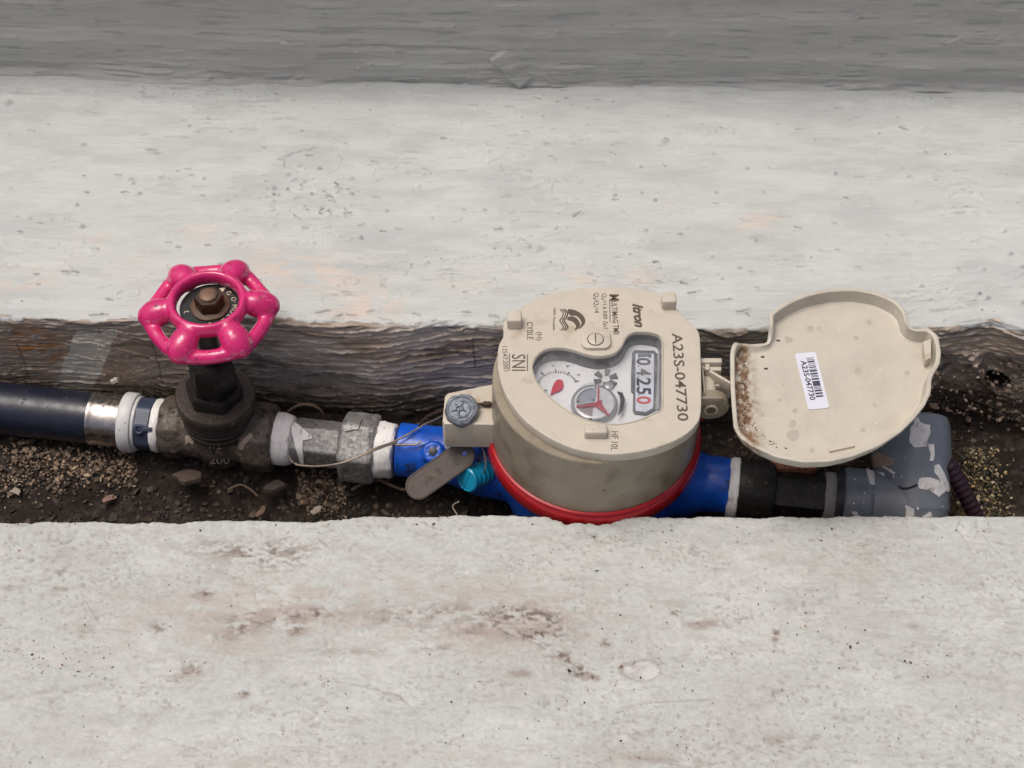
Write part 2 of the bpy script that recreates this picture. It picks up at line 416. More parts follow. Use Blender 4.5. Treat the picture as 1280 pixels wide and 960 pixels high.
    spots += [(on(826, 182), 2.0, .9), (on(12, 133), 1.6, .9), (on(104, 184), 1.3, .7), (on(673, 310), 1.4, .7), (on(1262, 316), 1.2, .8)]
    spots += [(on(rb.uniform(1150, 1280), rb.uniform(330, 400)), rb.uniform(.5, 1.2), rb.uniform(.3, .8)) for _ in range(14)]
    for (a, b), r_, hh in spots:
        jx = np.searchsorted(x, [a-4*r_-1, a+4*r_+1]); sl_ = (slice(0, nA+3), slice(jx[0], jx[1]))
        H[sl_] += 2.2*hh*(gbl(X[sl_], W[sl_], a, b, r_*1.2, r_)-.4*gbl(X[sl_], W[sl_], a+rb.uniform(-.5, .5), b-r_*1.7, r_*1.2, r_*.5))
    nick = np.zeros_like(X); rb = random.Random(21)
    nk = [(on(rb.uniform(0, 1280), rb.uniform(105, 392)), rb.uniform(.8, 4.5), rb.gauss(-2, 9)) for _ in range(150)]
    nk += [(on(rb.uniform(330, 450), rb.uniform(228, 275)), rb.uniform(.6, 2.4), rb.uniform(-50, 50)) for _ in range(26)]
    nk += [(on(rb.uniform(0, 640), rb.uniform(385, 400)), rb.uniform(2, 8), rb.gauss(0, 14)) for _ in range(20)]
    nk += [(on(*p_), l_, a_) for p_, l_, a_ in (((722, 268), 6, 38), ((697, 285), 3, 60), ((560, 100), 14, 1), ((905, 372), 9, 2), ((930, 385), 7, 14), ((540, 400), 7, 45), ((1020, 178), 2, 60), ((190, 190), 6, 5), ((470, 248), 4, 0))]
    for (a, b), L_, an in nk:
        jx = np.searchsorted(x, [a-L_-3, a+L_+3]); sl_ = (slice(0, nA+2), slice(jx[0], jx[1])); xx = X[sl_]; ww = W[sl_]
        c_, s_ = math.cos(R(an)), math.sin(R(an)); dx = xx-a; dy = ww-b; p_ = dx*c_+dy*s_; q_ = -dx*s_+dy*c_+.07*p_*p_/max(1, L_)*rb.choice((-1, 1))+.5*fbm(xx/2.5, ww/2.5, 93, 2)
        env = 1-ss(np.abs(p_), L_*.35, L_*.55+.3); wd_ = rb.uniform(.34, .62); g_ = np.exp(-(q_/wd_)**2)*env; H[sl_] += -1.0*g_+.55*np.exp(-((q_+1.1)/.6)**2)*env; nick[sl_] = np.maximum(nick[sl_], g_*rb.uniform(.35, 1))
    Y2 = Y+H*NY; Z2 = Z+H*NZ
    # colour: the paint, its thin warm patches, and the bare stained render of the face
    f1 = fbm(X/60, D/18, 81, 4); C = np.zeros(X.shape+(3,))+np.array((.55, .58, .555)); C = cmix(C, (.2, .2, .19), np.clip(C0, 0, 1)*.8*ss(fbm(X/5, W/5, 94, 2), -.35, .1))
    C = cmix(C, (.58, .59, .565), ss(f1, .0, .5)*.6); C = cmix(C, (.47, .495, .48), ss(-f1, .0, .5)*.6); f3 = fbm(X/25, D/7, 97, 5); C = cmix(C, (.62, .64, .61), ss(f3, .1, .4)*.5); C = cmix(C, (.46, .475, .455), ss(-f3, .15, .4)*.4)
    wp = np.zeros_like(X)
    for (u, v, a, b, s) in ((30, 350, 40, 10, .6), (120, 300, 30, 10, .5), (245, 290, 22, 9, .7), (340, 330, 40, 14, .6), (410, 340, 55, 17, .8), (470, 375, 30, 12, .9), (440, 390, 30, 8, .7),
                            (725, 345, 18, 8, .9), (800, 345, 14, 9, .8), (890, 330, 16, 9, .6), (940, 280, 22, 8, .9), (965, 270, 14, 6, .7), (835, 262, 10, 6, .4), (60, 328, 30, 6, .4), (600, 350, 60, 12, .3), (170, 330, 30, 9, .4)):
        p = on(u, v); wp += s*gbl(X, W, p[0], p[1], a/2.4, b/1.6)
    wp *= mtop*ss(fbm(X/9, D/4, 82, 4), -.45, .35)
    C = cmix(C, (.70, .57, .46), np.clip(wp, 0, .85)*.75)
    # dirt in the scratches and nicks, with groove shade put into the colour
    C = cmix(C, (.30, .30, .29), ss(-r1, .42, .50)*.35*mtop*patchy)
    C = cmix(C, (.20, .195, .185), np.clip(nick*1.2, 0, 1)*.9)
    # bare face
    edge = D-1.6-3.0*fbm(X/20, D/3, 83, 5)-1.6*fbm(X/4, D/1.2, 91, 3)-1.4*ss(X, 230, 250)
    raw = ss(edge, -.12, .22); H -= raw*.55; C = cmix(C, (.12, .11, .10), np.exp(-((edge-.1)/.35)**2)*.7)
    g = fbm(X/24, D/8, 84, 4); FCc = np.zeros_like(C)+np.array((.55, .475, .39))
    FCc = cmix(FCc, (.66, .61, .54), ss(g+.4*rdg2-.3, .0, .6)*.8); FCc = cmix(FCc, (.33, .255, .18), ss(-g, .05, .45)*.8)
    left = 1-ss(X, -190, -95); FCc = cmix(FCc, (.37, .29, .215), left*.75)
    FCc = cmix(FCc, (.46, .19, .05), np.clip(1.3*gbl(X, D, -232, 14, 9, 9)+1.2*gbl(X, D, -224, 24, 10, 9)+.9*gbl(X, D, -203, 22, 5, 6)+.55*gbl(X, D, -150, 16, 12, 8)+.35*gbl(X, D, -92, 9, 22, 4)+.3*gbl(X, D, -60, 16, 12, 6), 0, 1)*ss(fbm(X/5, D/2.5, 85, 4), -.35, .25)*.9)
    # smooth grey smear left of the handwheel
    px_ = (X+202)*1.0+.45*(D-22); sm = (np.abs(px_) < 9.5+1.5*fbm(X/4, D/6, 86, 3))*(D > 7+2*fbm(X/4, D/4, 87))*1.
    FCc = cmix(FCc, (.68, .64, .53), sm*.9)
    # stepped lower coat boundary (dark diagonal seam)
    seam = D-(20+.0*X)-(X+150)*.30*ss(X, -150, -149)*(1-ss(X, -30, -29)); 
    dl = ss(seam, 0, 1.)*ss(X, -150, -149)*(1-ss(X, -45, -30)); FCc = cmix(FCc, (.36, .33, .285), dl*.6)
    FCc = cmix(FCc, (.20, .185, .165), ss(X, -10, 80)*.2)
    FCc = cmix(FCc, (.52, .40, .29), ss(X, 185, 205)*.8); FCc = cmix(FCc, (.55, .49, .42), ss(X, 190, 200)*ss(fbm(X/4, D/3, 88, 4), .1, .4)*.7)
    FCc = cmix(FCc, (.20, .14, .09), ss(X, 198, 212)*ss(D, 26, 36)*ss(fbm(X/8, D/6, 89, 4), -.3, .2)*.8*(1-ss(X, 236, 250)))
    FCc = cmix(FCc, (.006, .007, .006), 1-ss(pit, .95, 1.15))  # the hole's inner darkness is painted; the recess itself is shallow
    FCc = cmix(FCc, (.055, .045, .035), ss(-rdg2, .1, .8)*.5)
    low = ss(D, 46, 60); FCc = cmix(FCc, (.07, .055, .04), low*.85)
    FCc = cmix(FCc, (.045, .035, .028), np.clip(crv*.9, 0, .8)); FCc = FCc*(1+.35*np.clip(rg1+.6*rg2, 0, 1))[..., None]  # dark under ridges, light on crests: relief shading put into the colour
    FCc = cmix(FCc, (.55, .52, .47), ss(fbm(X/3, D/1.4, 92, 3), .42, .52)*.4)
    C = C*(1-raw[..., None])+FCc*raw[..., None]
    for xc, d0, d1 in ((-18, 10, 34), (-171, 16, 50), (-236, 18, 50), (60, 6, 30)):
        C = cmix(C, (.05, .04, .03), np.exp(-((X-xc-.8*fbm(D/6, X*0, 95, 3))/.35)**2)*ss(D, d0, d0+2)*(1-ss(D, d1-3, d1))*.8)
    cr2 = D-(26+7*np.sin((X+15)/16.)*1.0)-2*fbm(X/7, X*0, 96, 3); C = cmix(C, (.05, .04, .03), np.exp(-(cr2/.4)**2)*ss(X, -48, -40)*(1-ss(X, -12, -4))*.8)
    # thin grey wash just under the edge
    wash = raw*np.exp(-((D-5)/4.5)**2)*ss(fbm(X/10, D/2, 90, 4), -.3, .3); C = cmix(C, (.40, .40, .39), wash*.35)
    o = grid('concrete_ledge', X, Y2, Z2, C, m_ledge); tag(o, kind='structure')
build_ledge()

def build_wall():
    x = xs(.8); z = np.concatenate([np.arange(0, 76, .62), np.linspace(77, 82, 4)]); X, T = np.meshgrid(x, z)
    yC = np.interp(x, crx, cry)[None]+0*X; wv = T+2*fbm(X/50, T/30, 3)
    h = .45*fbm(X/60, wv/2.6, 2, 3)+1.5*fbm(X/80, wv/9, 4, 4)+.25*fbm(X/8, wv/5, 5, 4)+1.6*fbm(X/90, T/30, 6, 2)
    r1 = fbm(X/30, wv/1.9, 8, 3); h += .6*ss(r1, .35, .5)-.5*ss(-r1, .42, .52)
    # fillet into the ledge, ragged at its foot
    foot = 5*np.exp(-T/3.5)*(1+.5*fbm(X/18, T/3, 15, 3)); h += foot
    rb = random.Random(5)
    def on(u, v):
        a = (u-640)/FPX; b = -(v-480)/FPX; d = Vector((a, CF.y+b*CU.y, CF.z+b*CU.z)); t = float((np.interp(0, crx, cry)-CAM.y)/d.y); q = CAM+t*d
        return q.x, q.z-(ZL+5)
    for _ in range(75):
        a, b = on(rb.uniform(0, 1280), rb.uniform(0, 100)); r_ = rb.uniform(.4, .8); h += 1.6*rb.uniform(.35, .8)*gbl(X, T, a, b, r_, r_)
    # raised flap of old tape
    a, b = on(640, 80); c, s = math.cos(R(-52)), math.sin(R(-52)); dx = X-a; dy = T-b; p = dx*c+dy*s; q = -dx*s+dy*c
    fl = (ss(p, -12, -11.4)*(1-ss(p, 10, 13)))*(ss(q, -5.5-.8*np.sin(p*.5), -5.0-.8*np.sin(p*.5))*(1-ss(q, 1, 7))); h += 2.4*fl
    for (u, v, L, an) in ((655, 80, 6, -50), (690, 98, 12, -50), (672, 60, 9, -50), (745, 75, 9, -45), (1190, 40, 10, 30), (590, 60, 5, -40), (840, 38, 7, 45)):
        a, b = on(u, v); h += .9*gbl(X, T, a, b, L/2, .5, an)
    C = np.zeros(X.shape+(3,))+np.array((.505, .505, .465)); f1 = fbm(X/60, T/14, 17, 4)
    C = cmix(C, (.55, .555, .515), ss(f1, 0, .5)*.6); C = cmix(C, (.40, .405, .375), ss(-r1, .35, .5)*.5)
    C = cmix(C, (.50, .52, .50), np.exp(-(T/2.6)**2)*ss(fbm(X/25, T/3, 19), -.3, .2))
    o = grid('wall', X, yC-h, ZL+5.2+T-1.5, C, m_ledge); tag(o, kind='structure')
build_wall()

ZS = 30.
SE = [P(a, b, ZS) for a, b in ((0, 652), (200, 651), (420, 649), (460, 645), (640, 644), (700, 646), (780, 646), (900, 645), (1280, 644))]
sx_ = np.array([p.x for p in SE]); sy_ = np.array([p.y for p in SE])
def build_slab():
    x = xs(.62, -250, 250); rr = 1.8
    down = np.array([44, 30, 18, 10, 6, 3, 1.5, .6]); arc = np.linspace(math.pi/2, 0, 7)
    flat = np.concatenate([np.arange(.5, 134, .62), 134*1.03**np.arange(1, 66)])
    n = len(down)+len(arc)+len(flat); yE = np.interp(x, sx_, sy_)
    X = np.repeat(x[None], n, 0); Y = 0*X; Z = 0*X; NY = 0*X; NZ = 0*X
    chip = 1.3*fbm(x/7, x*0+3, 3, 4)+.9*fbm(x/28, x*0, 7, 3)
    nx = P(735, 650, ZS).x; notch = 3.8*np.exp(-((x-nx)/15)**4)*(1+.25*fbm(x/3, x*0, 9, 3)); ye = yE-chip*.5-notch
    for k, d in enumerate(down): Y[k] = ye+.25*d; Z[k] = ZS-rr-d; NY[k] = 1
    for k, a in enumerate(arc): i = len(down)+k; Y[i] = ye-rr+rr*math.sin(a); Z[i] = ZS-rr+rr*math.cos(a); NY[i] = math.sin(a); NZ[i] = math.cos(a)
    for k, d in enumerate(flat): i = len(down)+len(arc)+k; Y[i] = ye-rr-d; Z[i] = ZS; NZ[i] = 1
    D = -(Y-yE)
    h = .35*fbm(X/14, Y/4, 11, 5)+.6*fbm(X/70, Y/40, 12, 3)+.25*fbm(X/3, Y/1.6, 13, 3)
    t1 = fbm(X/22, Y/11, 14, 5); h += .32*ss(t1, .12, .15)-.3*ss(-t1, .20, .23); t2 = fbm(X/40+5, Y/5, 15, 4); h += .28*ss(t2, .2, .24)
    C = np.zeros(X.shape+(3,))+np.array((.53, .55, .52)); f1 = fbm(X/50, Y/22, 21, 5)
    C = cmix(C, (.60, .62, .59), ss(f1, 0, .45)*.7); C = cmix(C, (.475, .475, .44), ss(-f1, .05, .5)*.5)
    C = cmix(C, (.43, .42, .39), ss(fbm(X/10, Y/3, 61, 6, .65), .12, .34)*.42); C = cmix(C, (.41, .38, .34), ss(fbm(X/5, Y/2, 62, 4), .24, .42)*.35*ss(fbm(X/60, Y/25, 63, 3), -.2, .3)); C = cmix(C, (.63, .64, .62), ss(fbm(X/9, Y/5, 64, 6, .65), .15, .4)*.35)
    pn = fbm(X/1.9, Y/1.1, 66, 2); pm = ss(pn, .40, .54)*ss(fbm(X/30, Y/14, 67, 3), -.25, .3); C = cmix(C, (.30, .27, .24), pm*.5); h -= .35*pm; gr = fbm(X/1.5, Y/1.0, 68, 2); h += .13*gr; C = C*(1+.10*gr)[..., None]
    C = cmix(C, (.38, .35, .32), (np.exp(-((t1-.135)/.012)**2)+np.exp(-((t2-.22)/.012)**2))*.22*ss(fbm(X/20, Y/12, 65, 3), -.1, .3))
    st = np.zeros_like(X); chipm = np.zeros_like(X)
    def on(u, v): p = P(u, v, ZS); return p.x, p.y
    for (u, v, a, b, s, an) in ((300, 685, 90, 12, .55, 0), (345, 700, 60, 14, .6, 0), (255, 745, 16, 8, .9, 0), (330, 770, 60, 8, .9, 5), (300, 790, 35, 10, .8, 15), (370, 788, 14, 8, .9, 0), (400, 770, 30, 8, .6, 0),
                                (200, 785, 12, 10, .7, 0), (105, 790, 10, 8, .4, 0), (80, 715, 20, 6, .6, 0), (75, 735, 16, 5, .6, 0), (240, 835, 18, 8, .7, -20), (210, 850, 30, 6, .5, 20), (305, 868, 8, 5, .8, 10),
                                (480, 770, 40, 12, .5, 0), (560, 765, 60, 18, .55, 0), (660, 770, 45, 14, .9, 0), (680, 790, 40, 12, .8, 0), (700, 822, 22, 7, 1.3, -25), (735, 842, 20, 6, 1.3, -12), (650, 842, 14, 4, 1.0, 0),
                                (600, 790, 60, 10, .5, 0), (845, 765, 12, 8, .8, -50), (880, 780, 28, 5, .7, 5), (970, 795, 5, 16, .8, -15), (800, 835, 20, 8, .7, 0), (758, 802, 7, 8, .7, 0), (440, 815, 40, 6, .45, 0), (985, 925, 50, 6, .5, 0),
                                (520, 712, 70, 6, .5, 0), (1010, 740, 20, 10, .3, 0), (1145, 785, 10, 6, .5, 0), (820, 948, 70, 4, .5, -6), (40, 865, 40, 5, .5, 5), (560, 810, 40, 6, .5, 0), (430, 900, 60, 6, .35, 0), (60, 690, 60, 10, .25, 0)):
        p = on(u, v); st += s*gbl(X, Y, p[0], p[1], a/2.7, b/2.1, an)
    br = fbm(X/7, Y/3, 22, 5); br = br+.5*fbm(X/2.2, Y/1.1, 69, 3); stm = np.clip(st, 0, 1.4)*ss(br+.25*st, -.1, .4)
    C = cmix(C, (.34, .30, .265), np.clip(stm*1.5, 0, 1)*.9); deep = np.clip(st-.35, 0, 1)*ss(fbm(X/2.6, Y/1.6, 23, 4), .12, .3)
    C = cmix(C, (.13, .095, .07), np.clip(deep*1.6, 0, .9)); h -= .45*np.clip(deep, 0, 1)+.12*np.clip(stm, 0, 1)
    bs = np.zeros_like(X)
    for (u, v, a, b, s) in ((330, 760, 130, 26, .8), (640, 780, 120, 26, .9), (230, 800, 160, 30, .5), (900, 700, 260, 24, .3), (560, 735, 200, 14, .5), (500, 950, 300, 14, .5), (60, 930, 120, 20, .3), (1000, 800, 200, 30, .25)):
        p = on(u, v); bs += s*gbl(X, Y, p[0], p[1], a/2.4, b/1.8)
    C = cmix(C, (.46, .405, .35), np.clip(bs, 0, 1)*ss(fbm(X/9, Y/3, 70, 5, .6), -.35, .3)*.62)
    # flaked, finely wrinkled area near the edge
    for (u, v, a, b) in ((330, 690, 80, 26), (640, 700, 30, 20), (700, 820, 40, 20), (860, 700, 60, 22)):
        p = on(u, v); mk = gbl(X, Y, p[0], p[1], a/2.7, b/2.1); fl = ss(fbm(X/3.2, Y/1.8, 25, 4), .16, .24); h += mk*.30*fl; C = cmix(C, (.30, .28, .26), mk*ss(fbm(X/2.2, Y/1.3, 26, 3), .33, .45)*.6)
    # bright chipped hollow
    p = on(800, 838); q = np.sqrt(((X-p[0])/9)**2+((Y-p[1])/5)**2)+.28*fbm(X/5, Y/4, 27, 3); C = cmix(C, (.74, .73, .70), (1-ss(q, .82, .9))*.45*ss(X-p[0]+2*(Y-p[1]), -9, 0)); h -= .6*(1-ss(q, .82, 1.05)); C = cmix(C, (.36, .33, .29), np.exp(-((q-1.0)/.09)**2)*.55)
    p = on(82, 671); h += .9*gbl(X, Y, p[0], p[1], 3, 3); q = np.hypot((X-p[0])/3.4, (Y-p[1])/3.4); C = cmix(C, (.30, .28, .26), np.exp(-((q-1)/.15)**2)*.6*ss(-(Y-p[1]), -2, 2))
    # hairline cracks
    for pts in (((130, 672), (140, 690), (152, 692), (168, 690)), ((100, 740), (112, 760), (130, 785), (165, 790)), ((410, 850), (470, 862), (500, 870), (518, 888)), ((800, 880), (850, 876), (900, 875)), ((790, 945), (840, 955), (880, 962)), ((1200, 650), (1196, 662), (1210, 680))):
        for a, b in zip(pts, pts[1:]):
            A = on(*a); B = on(*b); L = math.hypot(B[0]-A[0], B[1]-A[1]); 
            t = np.clip(((X-A[0])*(B[0]-A[0])+(Y-A[1])*(B[1]-A[1]))/L**2, 0, 1); d = np.hypot(X-A[0]-t*(B[0]-A[0]), Y-A[1]-t*(B[1]-A[1]))+.35*fbm(X/3, Y/3, 28, 3)
            k = 1-ss(d, .1, .55); h -= .22*k; C = cmix(C, (.33, .30, .27), k*.5)
    # exposed mortar in the notch, grimy inner face
    mo = ss(X, nx-13, nx-10)*(1-ss(X, nx+8, nx+12))*(1-ss(D-3.2-1.6*fbm(X/4, Y/4, 29, 3), 0, 1.2)); C = cmix(C, (.56, .44, .27), mo); C = cmix(C, (.16, .13, .08), mo*ss(fbm(X/2, Y/1.5, 30, 3), .1, .35)); h -= mo*(.8+1.3*fbm(X/3, Y/2, 31, 3))
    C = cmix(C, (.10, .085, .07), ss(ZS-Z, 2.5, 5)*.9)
    o = grid('front_slab', X, Y+h*NY, Z+h*NZ, C, m_slab); tag(o, kind='structure')
build_slab()

def floor_z(X, Y):
    mound = ss(Y, -26, 4)*(1-ss(X, -150, -60)*.5)
    return -27+13*mound+2.4*fbm(X/16, Y/12, 3, 5)+1.2*fbm(X/3, Y/3, 4, 3)
def build_floor():
    X, Y = np.meshgrid(xs(1.1, -250, 250), np.arange(-78, 42, 1.1)); Z = floor_z(X, Y)
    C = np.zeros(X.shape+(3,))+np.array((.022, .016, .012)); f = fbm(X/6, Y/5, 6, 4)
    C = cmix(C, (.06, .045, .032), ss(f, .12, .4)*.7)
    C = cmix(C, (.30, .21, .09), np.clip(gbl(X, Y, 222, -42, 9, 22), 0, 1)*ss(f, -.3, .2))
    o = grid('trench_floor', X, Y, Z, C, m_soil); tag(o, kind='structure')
build_floor()

# ------------------------------------------------------------------ loose soil, crumbs, chips
def crumbs(name, n, where, sizes, cols, seed, flat=.55, kind='stuff', label=None, cat=None):
    rr = random.Random(seed); ico = bmesh.new(); bmesh.ops.create_icosphere(ico, subdivisions=1, radius=1)
    bv = np.array([tuple(v.co) for v in ico.verts]); bf = np.array([[v.index for v in f.verts] for f in ico.faces]); ico.free()
    VV = []; FF = []; CC = []
    for i in range(n):
        p = where(rr)
        if p is None: continue
        s = rr.uniform(*sizes)*(1 if rr.random() < .85 else 1.7); v = bv*(1+.35*np.array([[rr.uniform(-1, 1)] for _ in bv]))
        sc = np.array([rr.uniform(.6, 1.5), rr.uniform(.5, 1.1), flat*rr.uniform(.6, 1.2)])*s
        q = Matrix.Rotation(rr.uniform(0, 6.28), 3, 'Z') @ Matrix.Rotation(rr.uniform(-.6, .6), 3, 'X')
        v = (v*sc) @ np.array(q).T+np.array(p); FF.append(bf+len(VV)*len(bv)); VV.append(v); c = np.array(rr.choice(cols))*rr.uniform(.6, 1.15)
        CC.append(np.repeat(c[None], len(bv), 0))
    V = np.concatenate(VV); F = np.concatenate(FF); C = np.concatenate(CC)
    me = bpy.data.meshes.new(name); me.from_pydata((V*S).tolist(), [], F.tolist()); a = me.color_attributes.new('albedo', 'FLOAT_COLOR', 'POINT')
    a.data.foreach_set('color', np.concatenate([C, np.ones((len(C), 1))], 1).ravel().astype(np.float32)); me.materials.append(m_crumb); me.update()
    o = link(name, me)
    tag(o, label, cat, kind=kind); return o
m_crumb = M('crumb', (.3, .25, .2), rough=.7, var=.25, vs=900, attr=True, bump=((1500, .3, .6),))
def fz(x, y): return float(floor_z(np.array([[x]]), np.array([[y]]))[0, 0])
def w_tan(rr):
    u = rr.uniform(-40, 170) if rr.random() < .72 else rr.uniform(370, 430)
    v = rr.gauss(578, 12) if u < 200 else rr.gauss(600, 14)
    p = P(u, v, -14); return (p.x, p.y, fz(p.x, p.y)+rr.uniform(-.3, 1.2))
tan = ((.30, .21, .14), (.38, .28, .19), (.17, .12, .08), (.09, .065, .045), (.05, .035, .025))
crumbs('plaster_crumbs', 1700, w_tan, (.4, 1.15), tan, 3, label='tan plaster crumbs packed below the black hose', cat='crumbs')
dark = ((.03, .022, .017), (.045, .034, .025), (.065, .05, .037), (.02, .016, .013), (.12, .09, .065))
def w_dark(rr): x = rr.uniform(-262, 240) if rr.random() < .75 else rr.uniform(-400, 400); y = rr.uniform(-68, 22); return (x, y, fz(x, y)+rr.uniform(-.3, .8))
crumbs('soil_crumbs', 5600, w_dark, (.4, 1.5), dark, 4, label='dark wet soil crumbs over the bottom of the trench', cat='soil')
def w_moss(rr):
    u = rr.gauss(1222, 13); v = rr.uniform(560, 655); z = -10+rr.uniform(-4, 4)
    p = P(u+(v-560)*.15, v, z); return (p.x, p.y, z-(v-560)*.05)
crumbs('grit_heap', 2200, w_moss, (.25, .8), ((.42, .31, .13), (.16, .12, .06), (.06, .06, .028), (.08, .06, .038), (.06, .045, .03), (.5, .42, .26), (.03, .025, .018), (.025, .02, .014)), 6, label='yellowish grit and moss heap at the right end of the trench', cat='grit')
def w_br(rr): x = rr.uniform(194, 262); z = rr.uniform(-20, 26); return (x, 22+rr.gauss(0, 1.6)-3*math.sin((x-194)/8)-max(0, -z)*.25, z)
crumbs('broken_mortar', 260, w_br, (.35, 1.2), ((.30, .22, .16), (.38, .31, .25), (.18, .13, .09), (.10, .075, .05)), 12, .8, label='brown broken mortar crumbs clinging under the ledge at the far right', cat='mortar')
def w_sp(rr):
    u = rr.uniform(0, 1280); v = 655+rr.random()**1.2*300
    if rr.random() < .5: u = rr.gauss(900, 200)
    if rr.random() < .15: u = rr.gauss(90, 60); v = rr.gauss(828, 14)
    p = P(u, v, ZS); return (p.x, p.y, ZS+.15)
crumbs('slab_specks', 640, w_sp, (.16, .40), ((.04, .025, .018), (.07, .04, .03), (.12, .07, .04), (.02, .02, .02), (.3, .14, .03)), 8, label='tiny dark specks of grit sprinkled over the pale front slab', cat='specks')
def w_sl(rr):
    p = P(rr.uniform(0, 1280), rr.uniform(120, 385), ZL+3); return (p.x, p.y, ZL+6*((p.y-28)/180)+.3)
crumbs('ledge_specks', 130, w_sl, (.12, .28), ((.06, .05, .045), (.12, .11, .10)), 9, label='tiny dark specks stuck on the pale painted ledge', cat='specks')
def chip(name, label, cat, u, v, z, s, col, seed, flat=.25, rot=0):
    rr = random.Random(seed); n = 11; poly = []
    for i in range(n): a = 2*math.pi*i/n; q = s*(1+.3*rr.uniform(-1, 1)); poly.append((q*math.cos(a)*1.3, q*math.sin(a)*.8))
    vf = bevprism(poly, 0, s*flat, s*.1); p = P(u, v, z)
    vf = xf(vf, Matrix.Translation(p) @ Matrix.Rotation(R(rot), 4, 'Z') @ Matrix.Rotation(rr.uniform(-.35, .35), 4, 'X'))
    k = M(name+'_surface', col, rough=.8, var=.3, vs=500, bump=((900, .4, .7),)); o = part(name, rough(vf, .3, .4, seed), k); tag(o, label, cat, {'plaster_flake': 'plaster flakes in the trench', 'stone_chip': 'stone chips in the trench'}.get(name)); return o
chip('plaster_flake', 'reddish plaster flake lying in the dark soil left of the valve', 'plaster flake', 135, 624, -22, 2.2, (.24, .15, .115), 1, rot=20)
chip('plaster_flake', 'brown plaster flake against the slab edge under the valve', 'plaster flake', 326, 640, -20, 2.4, (.17, .105, .07), 2, rot=60)
chip('plaster_flake', 'pale plaster flake at the far left corner of the trench', 'plaster flake', 20, 614, -22, 2.2, (.34, .3, .25), 3, rot=-30)
chip('stone_chip', 'dark squarish stone chip below the right end of the valve', 'stone chip', 345, 610, -16, 4.0, (.07, .058, .048), 4, .7, rot=15)
chip('stone_chip', 'brown stone wedged under the left hexagon of the valve', 'stone chip', 235, 599, -13, 5.0, (.075, .055, .042), 5, .5, rot=5)
chip('plaster_flake', 'whitish plaster crumb beside the slab edge below the zinc coupling', 'plaster flake', 395, 638, -20, 2.2, (.36, .31, .25), 6, rot=35)
chip('wall_crumb', 'white plaster crumb stuck to the grey smear above the hose', 'plaster crumb', 144, 477, 12, 1.9, (.6, .57, .5), 7, .8, rot=35)

m_root = M('dry_root', (.16, .11, .075), rough=.8, var=.4, vs=900, bump=((1500, .3, .6),))
for lab, pr_ in (('thin dry root curling out of the soil below the zinc coupling', ((440, 612, -16), (455, 604, -13), (472, 600, -12), (490, 607, -14), (505, 612, -16), (520, 606, -15))),
                 ('short dark root lying under the gate valve beside a stone', ((285, 612, -17), (300, 606, -15), (312, 611, -16), (322, 620, -18))),
                 ('dry root fibre poking up behind the zinc nut', ((405, 520, 2), (400, 512, 8), (388, 506, 12), (372, 507, 13), (360, 514, 8)))):
    ro = part('root', tube(crom([P(*q) for q in pr_], 6), [.75]*(5*6+1) if len(pr_) == 6 else .6, 8), m_root); tag(ro, lab, 'root')
# ------------------------------------------------------------------ pipe line
YAW = math.atan2(P(1110, 632).y-P(275, 540.25).y, P(1110, 632).x-P(275, 540.25).x)
def AX(u): return P(u, 510+.11*u, 0)
def T_(u, o): return (AX(u)-AX(o)).length*(1 if u > o else -1)   # distance along the pipe from u=o
def pipe(ref, prof, **k): return lathe([(T_(u, ref), r) for u, r in prof], axis='x', **k)

m_hose = M('black_blue_hose', (.012, .016, .032), rough=.42, var=.3, vs=120, spots=(((.12, .13, .15), 900, .70, .73),), bump=((200, .3, .3), (900, .06, .3)), rvar=.12, coat=.15)
m_steel = M('crimped_steel', (.50, .47, .44), rough=.27, metal=1, var=.2, vs=300, bump=((700, .05, .5),), spots=(((.12, .07, .05), 260, .62, .7),), rvar=.1)
m_white = M('white_plastic', (.66, .67, .66), rough=.4, var=.08, vs=200, spots=(((.25, .2, .15), 500, .66, .72),))
m_navy = M('navy_plastic', (.045, .06, .10), rough=.4, var=.2, vs=300, bump=((300, .2, .4),), spots=(((.25, .27, .32), 500, .66, .72),))
m_iron = M('wet_cast_iron', (.125, .105, .085), rough=.42, metal=.25, var=.35, vs=250, spots=(((.30, .235, .18), 95, .56, .68), ((.03, .024, .02), 160, .55, .65), ((.5, .46, .4), 900, .69, .73)), bump=((350, .8, .6), (1400, .25, .6)), rvar=.2)
m_black = M('black_iron', (.022, .019, .017), rough=.4, metal=.3, var=.4, vs=300, bump=((350, .5, .6), (1200, .2, .6)), spots=(((.10, .07, .05), 300, .62, .7),), rvar=.15)
m_zinc = M('pitted_zinc', (.36, .355, .34), rough=.5, metal=.45, var=.35, vs=400, spots=(((.17, .17, .165), 420, .46, .66), ((.30, .36, .33), 150, .6, .7), ((.55, .54, .52), 700, .66, .70)), bump=((500, .5, .6), (1500, .2, .6)))
m_tape = M('thread_tape', (.87, .86, .83), rough=.5, var=.12, vs=200, mapping=(3, .6, .6), bump=((200, .5, .7), (900, .15, .6)), spots=(((.30, .27, .24), 160, .60, .70),))
m_pink = M('pink_enamel', (.66, .02, .16), rough=.22, var=.14, vs=140, bump=((120, .35, .35), (600, .05, .3)), coat=.6, rvar=.08, spots=(((.66, .07, .20), 90, .55, .75), ((.12, .02, .02), 300, .655, .69), ((.74, .16, .30), 260, .62, .70)))
m_blue = M('blue_paint', (.006, .10, .58), rough=.33, var=.22, vs=150, bump=((350, .35, .5), (1000, .1, .4)), coat=.25, spots=(((.02, .05, .16), 110, .57, .68), ((.25, .4, .7), 900, .71, .73)))
m_cream = M('cream_plastic', (.58, .53, .43), rough=.42, var=.06, vs=120, spots=(((.44, .37, .26), 65, .58, .72), ((.16, .11, .06), 520, .72, .75)), bump=((300, .06, .3),), coat=.1)
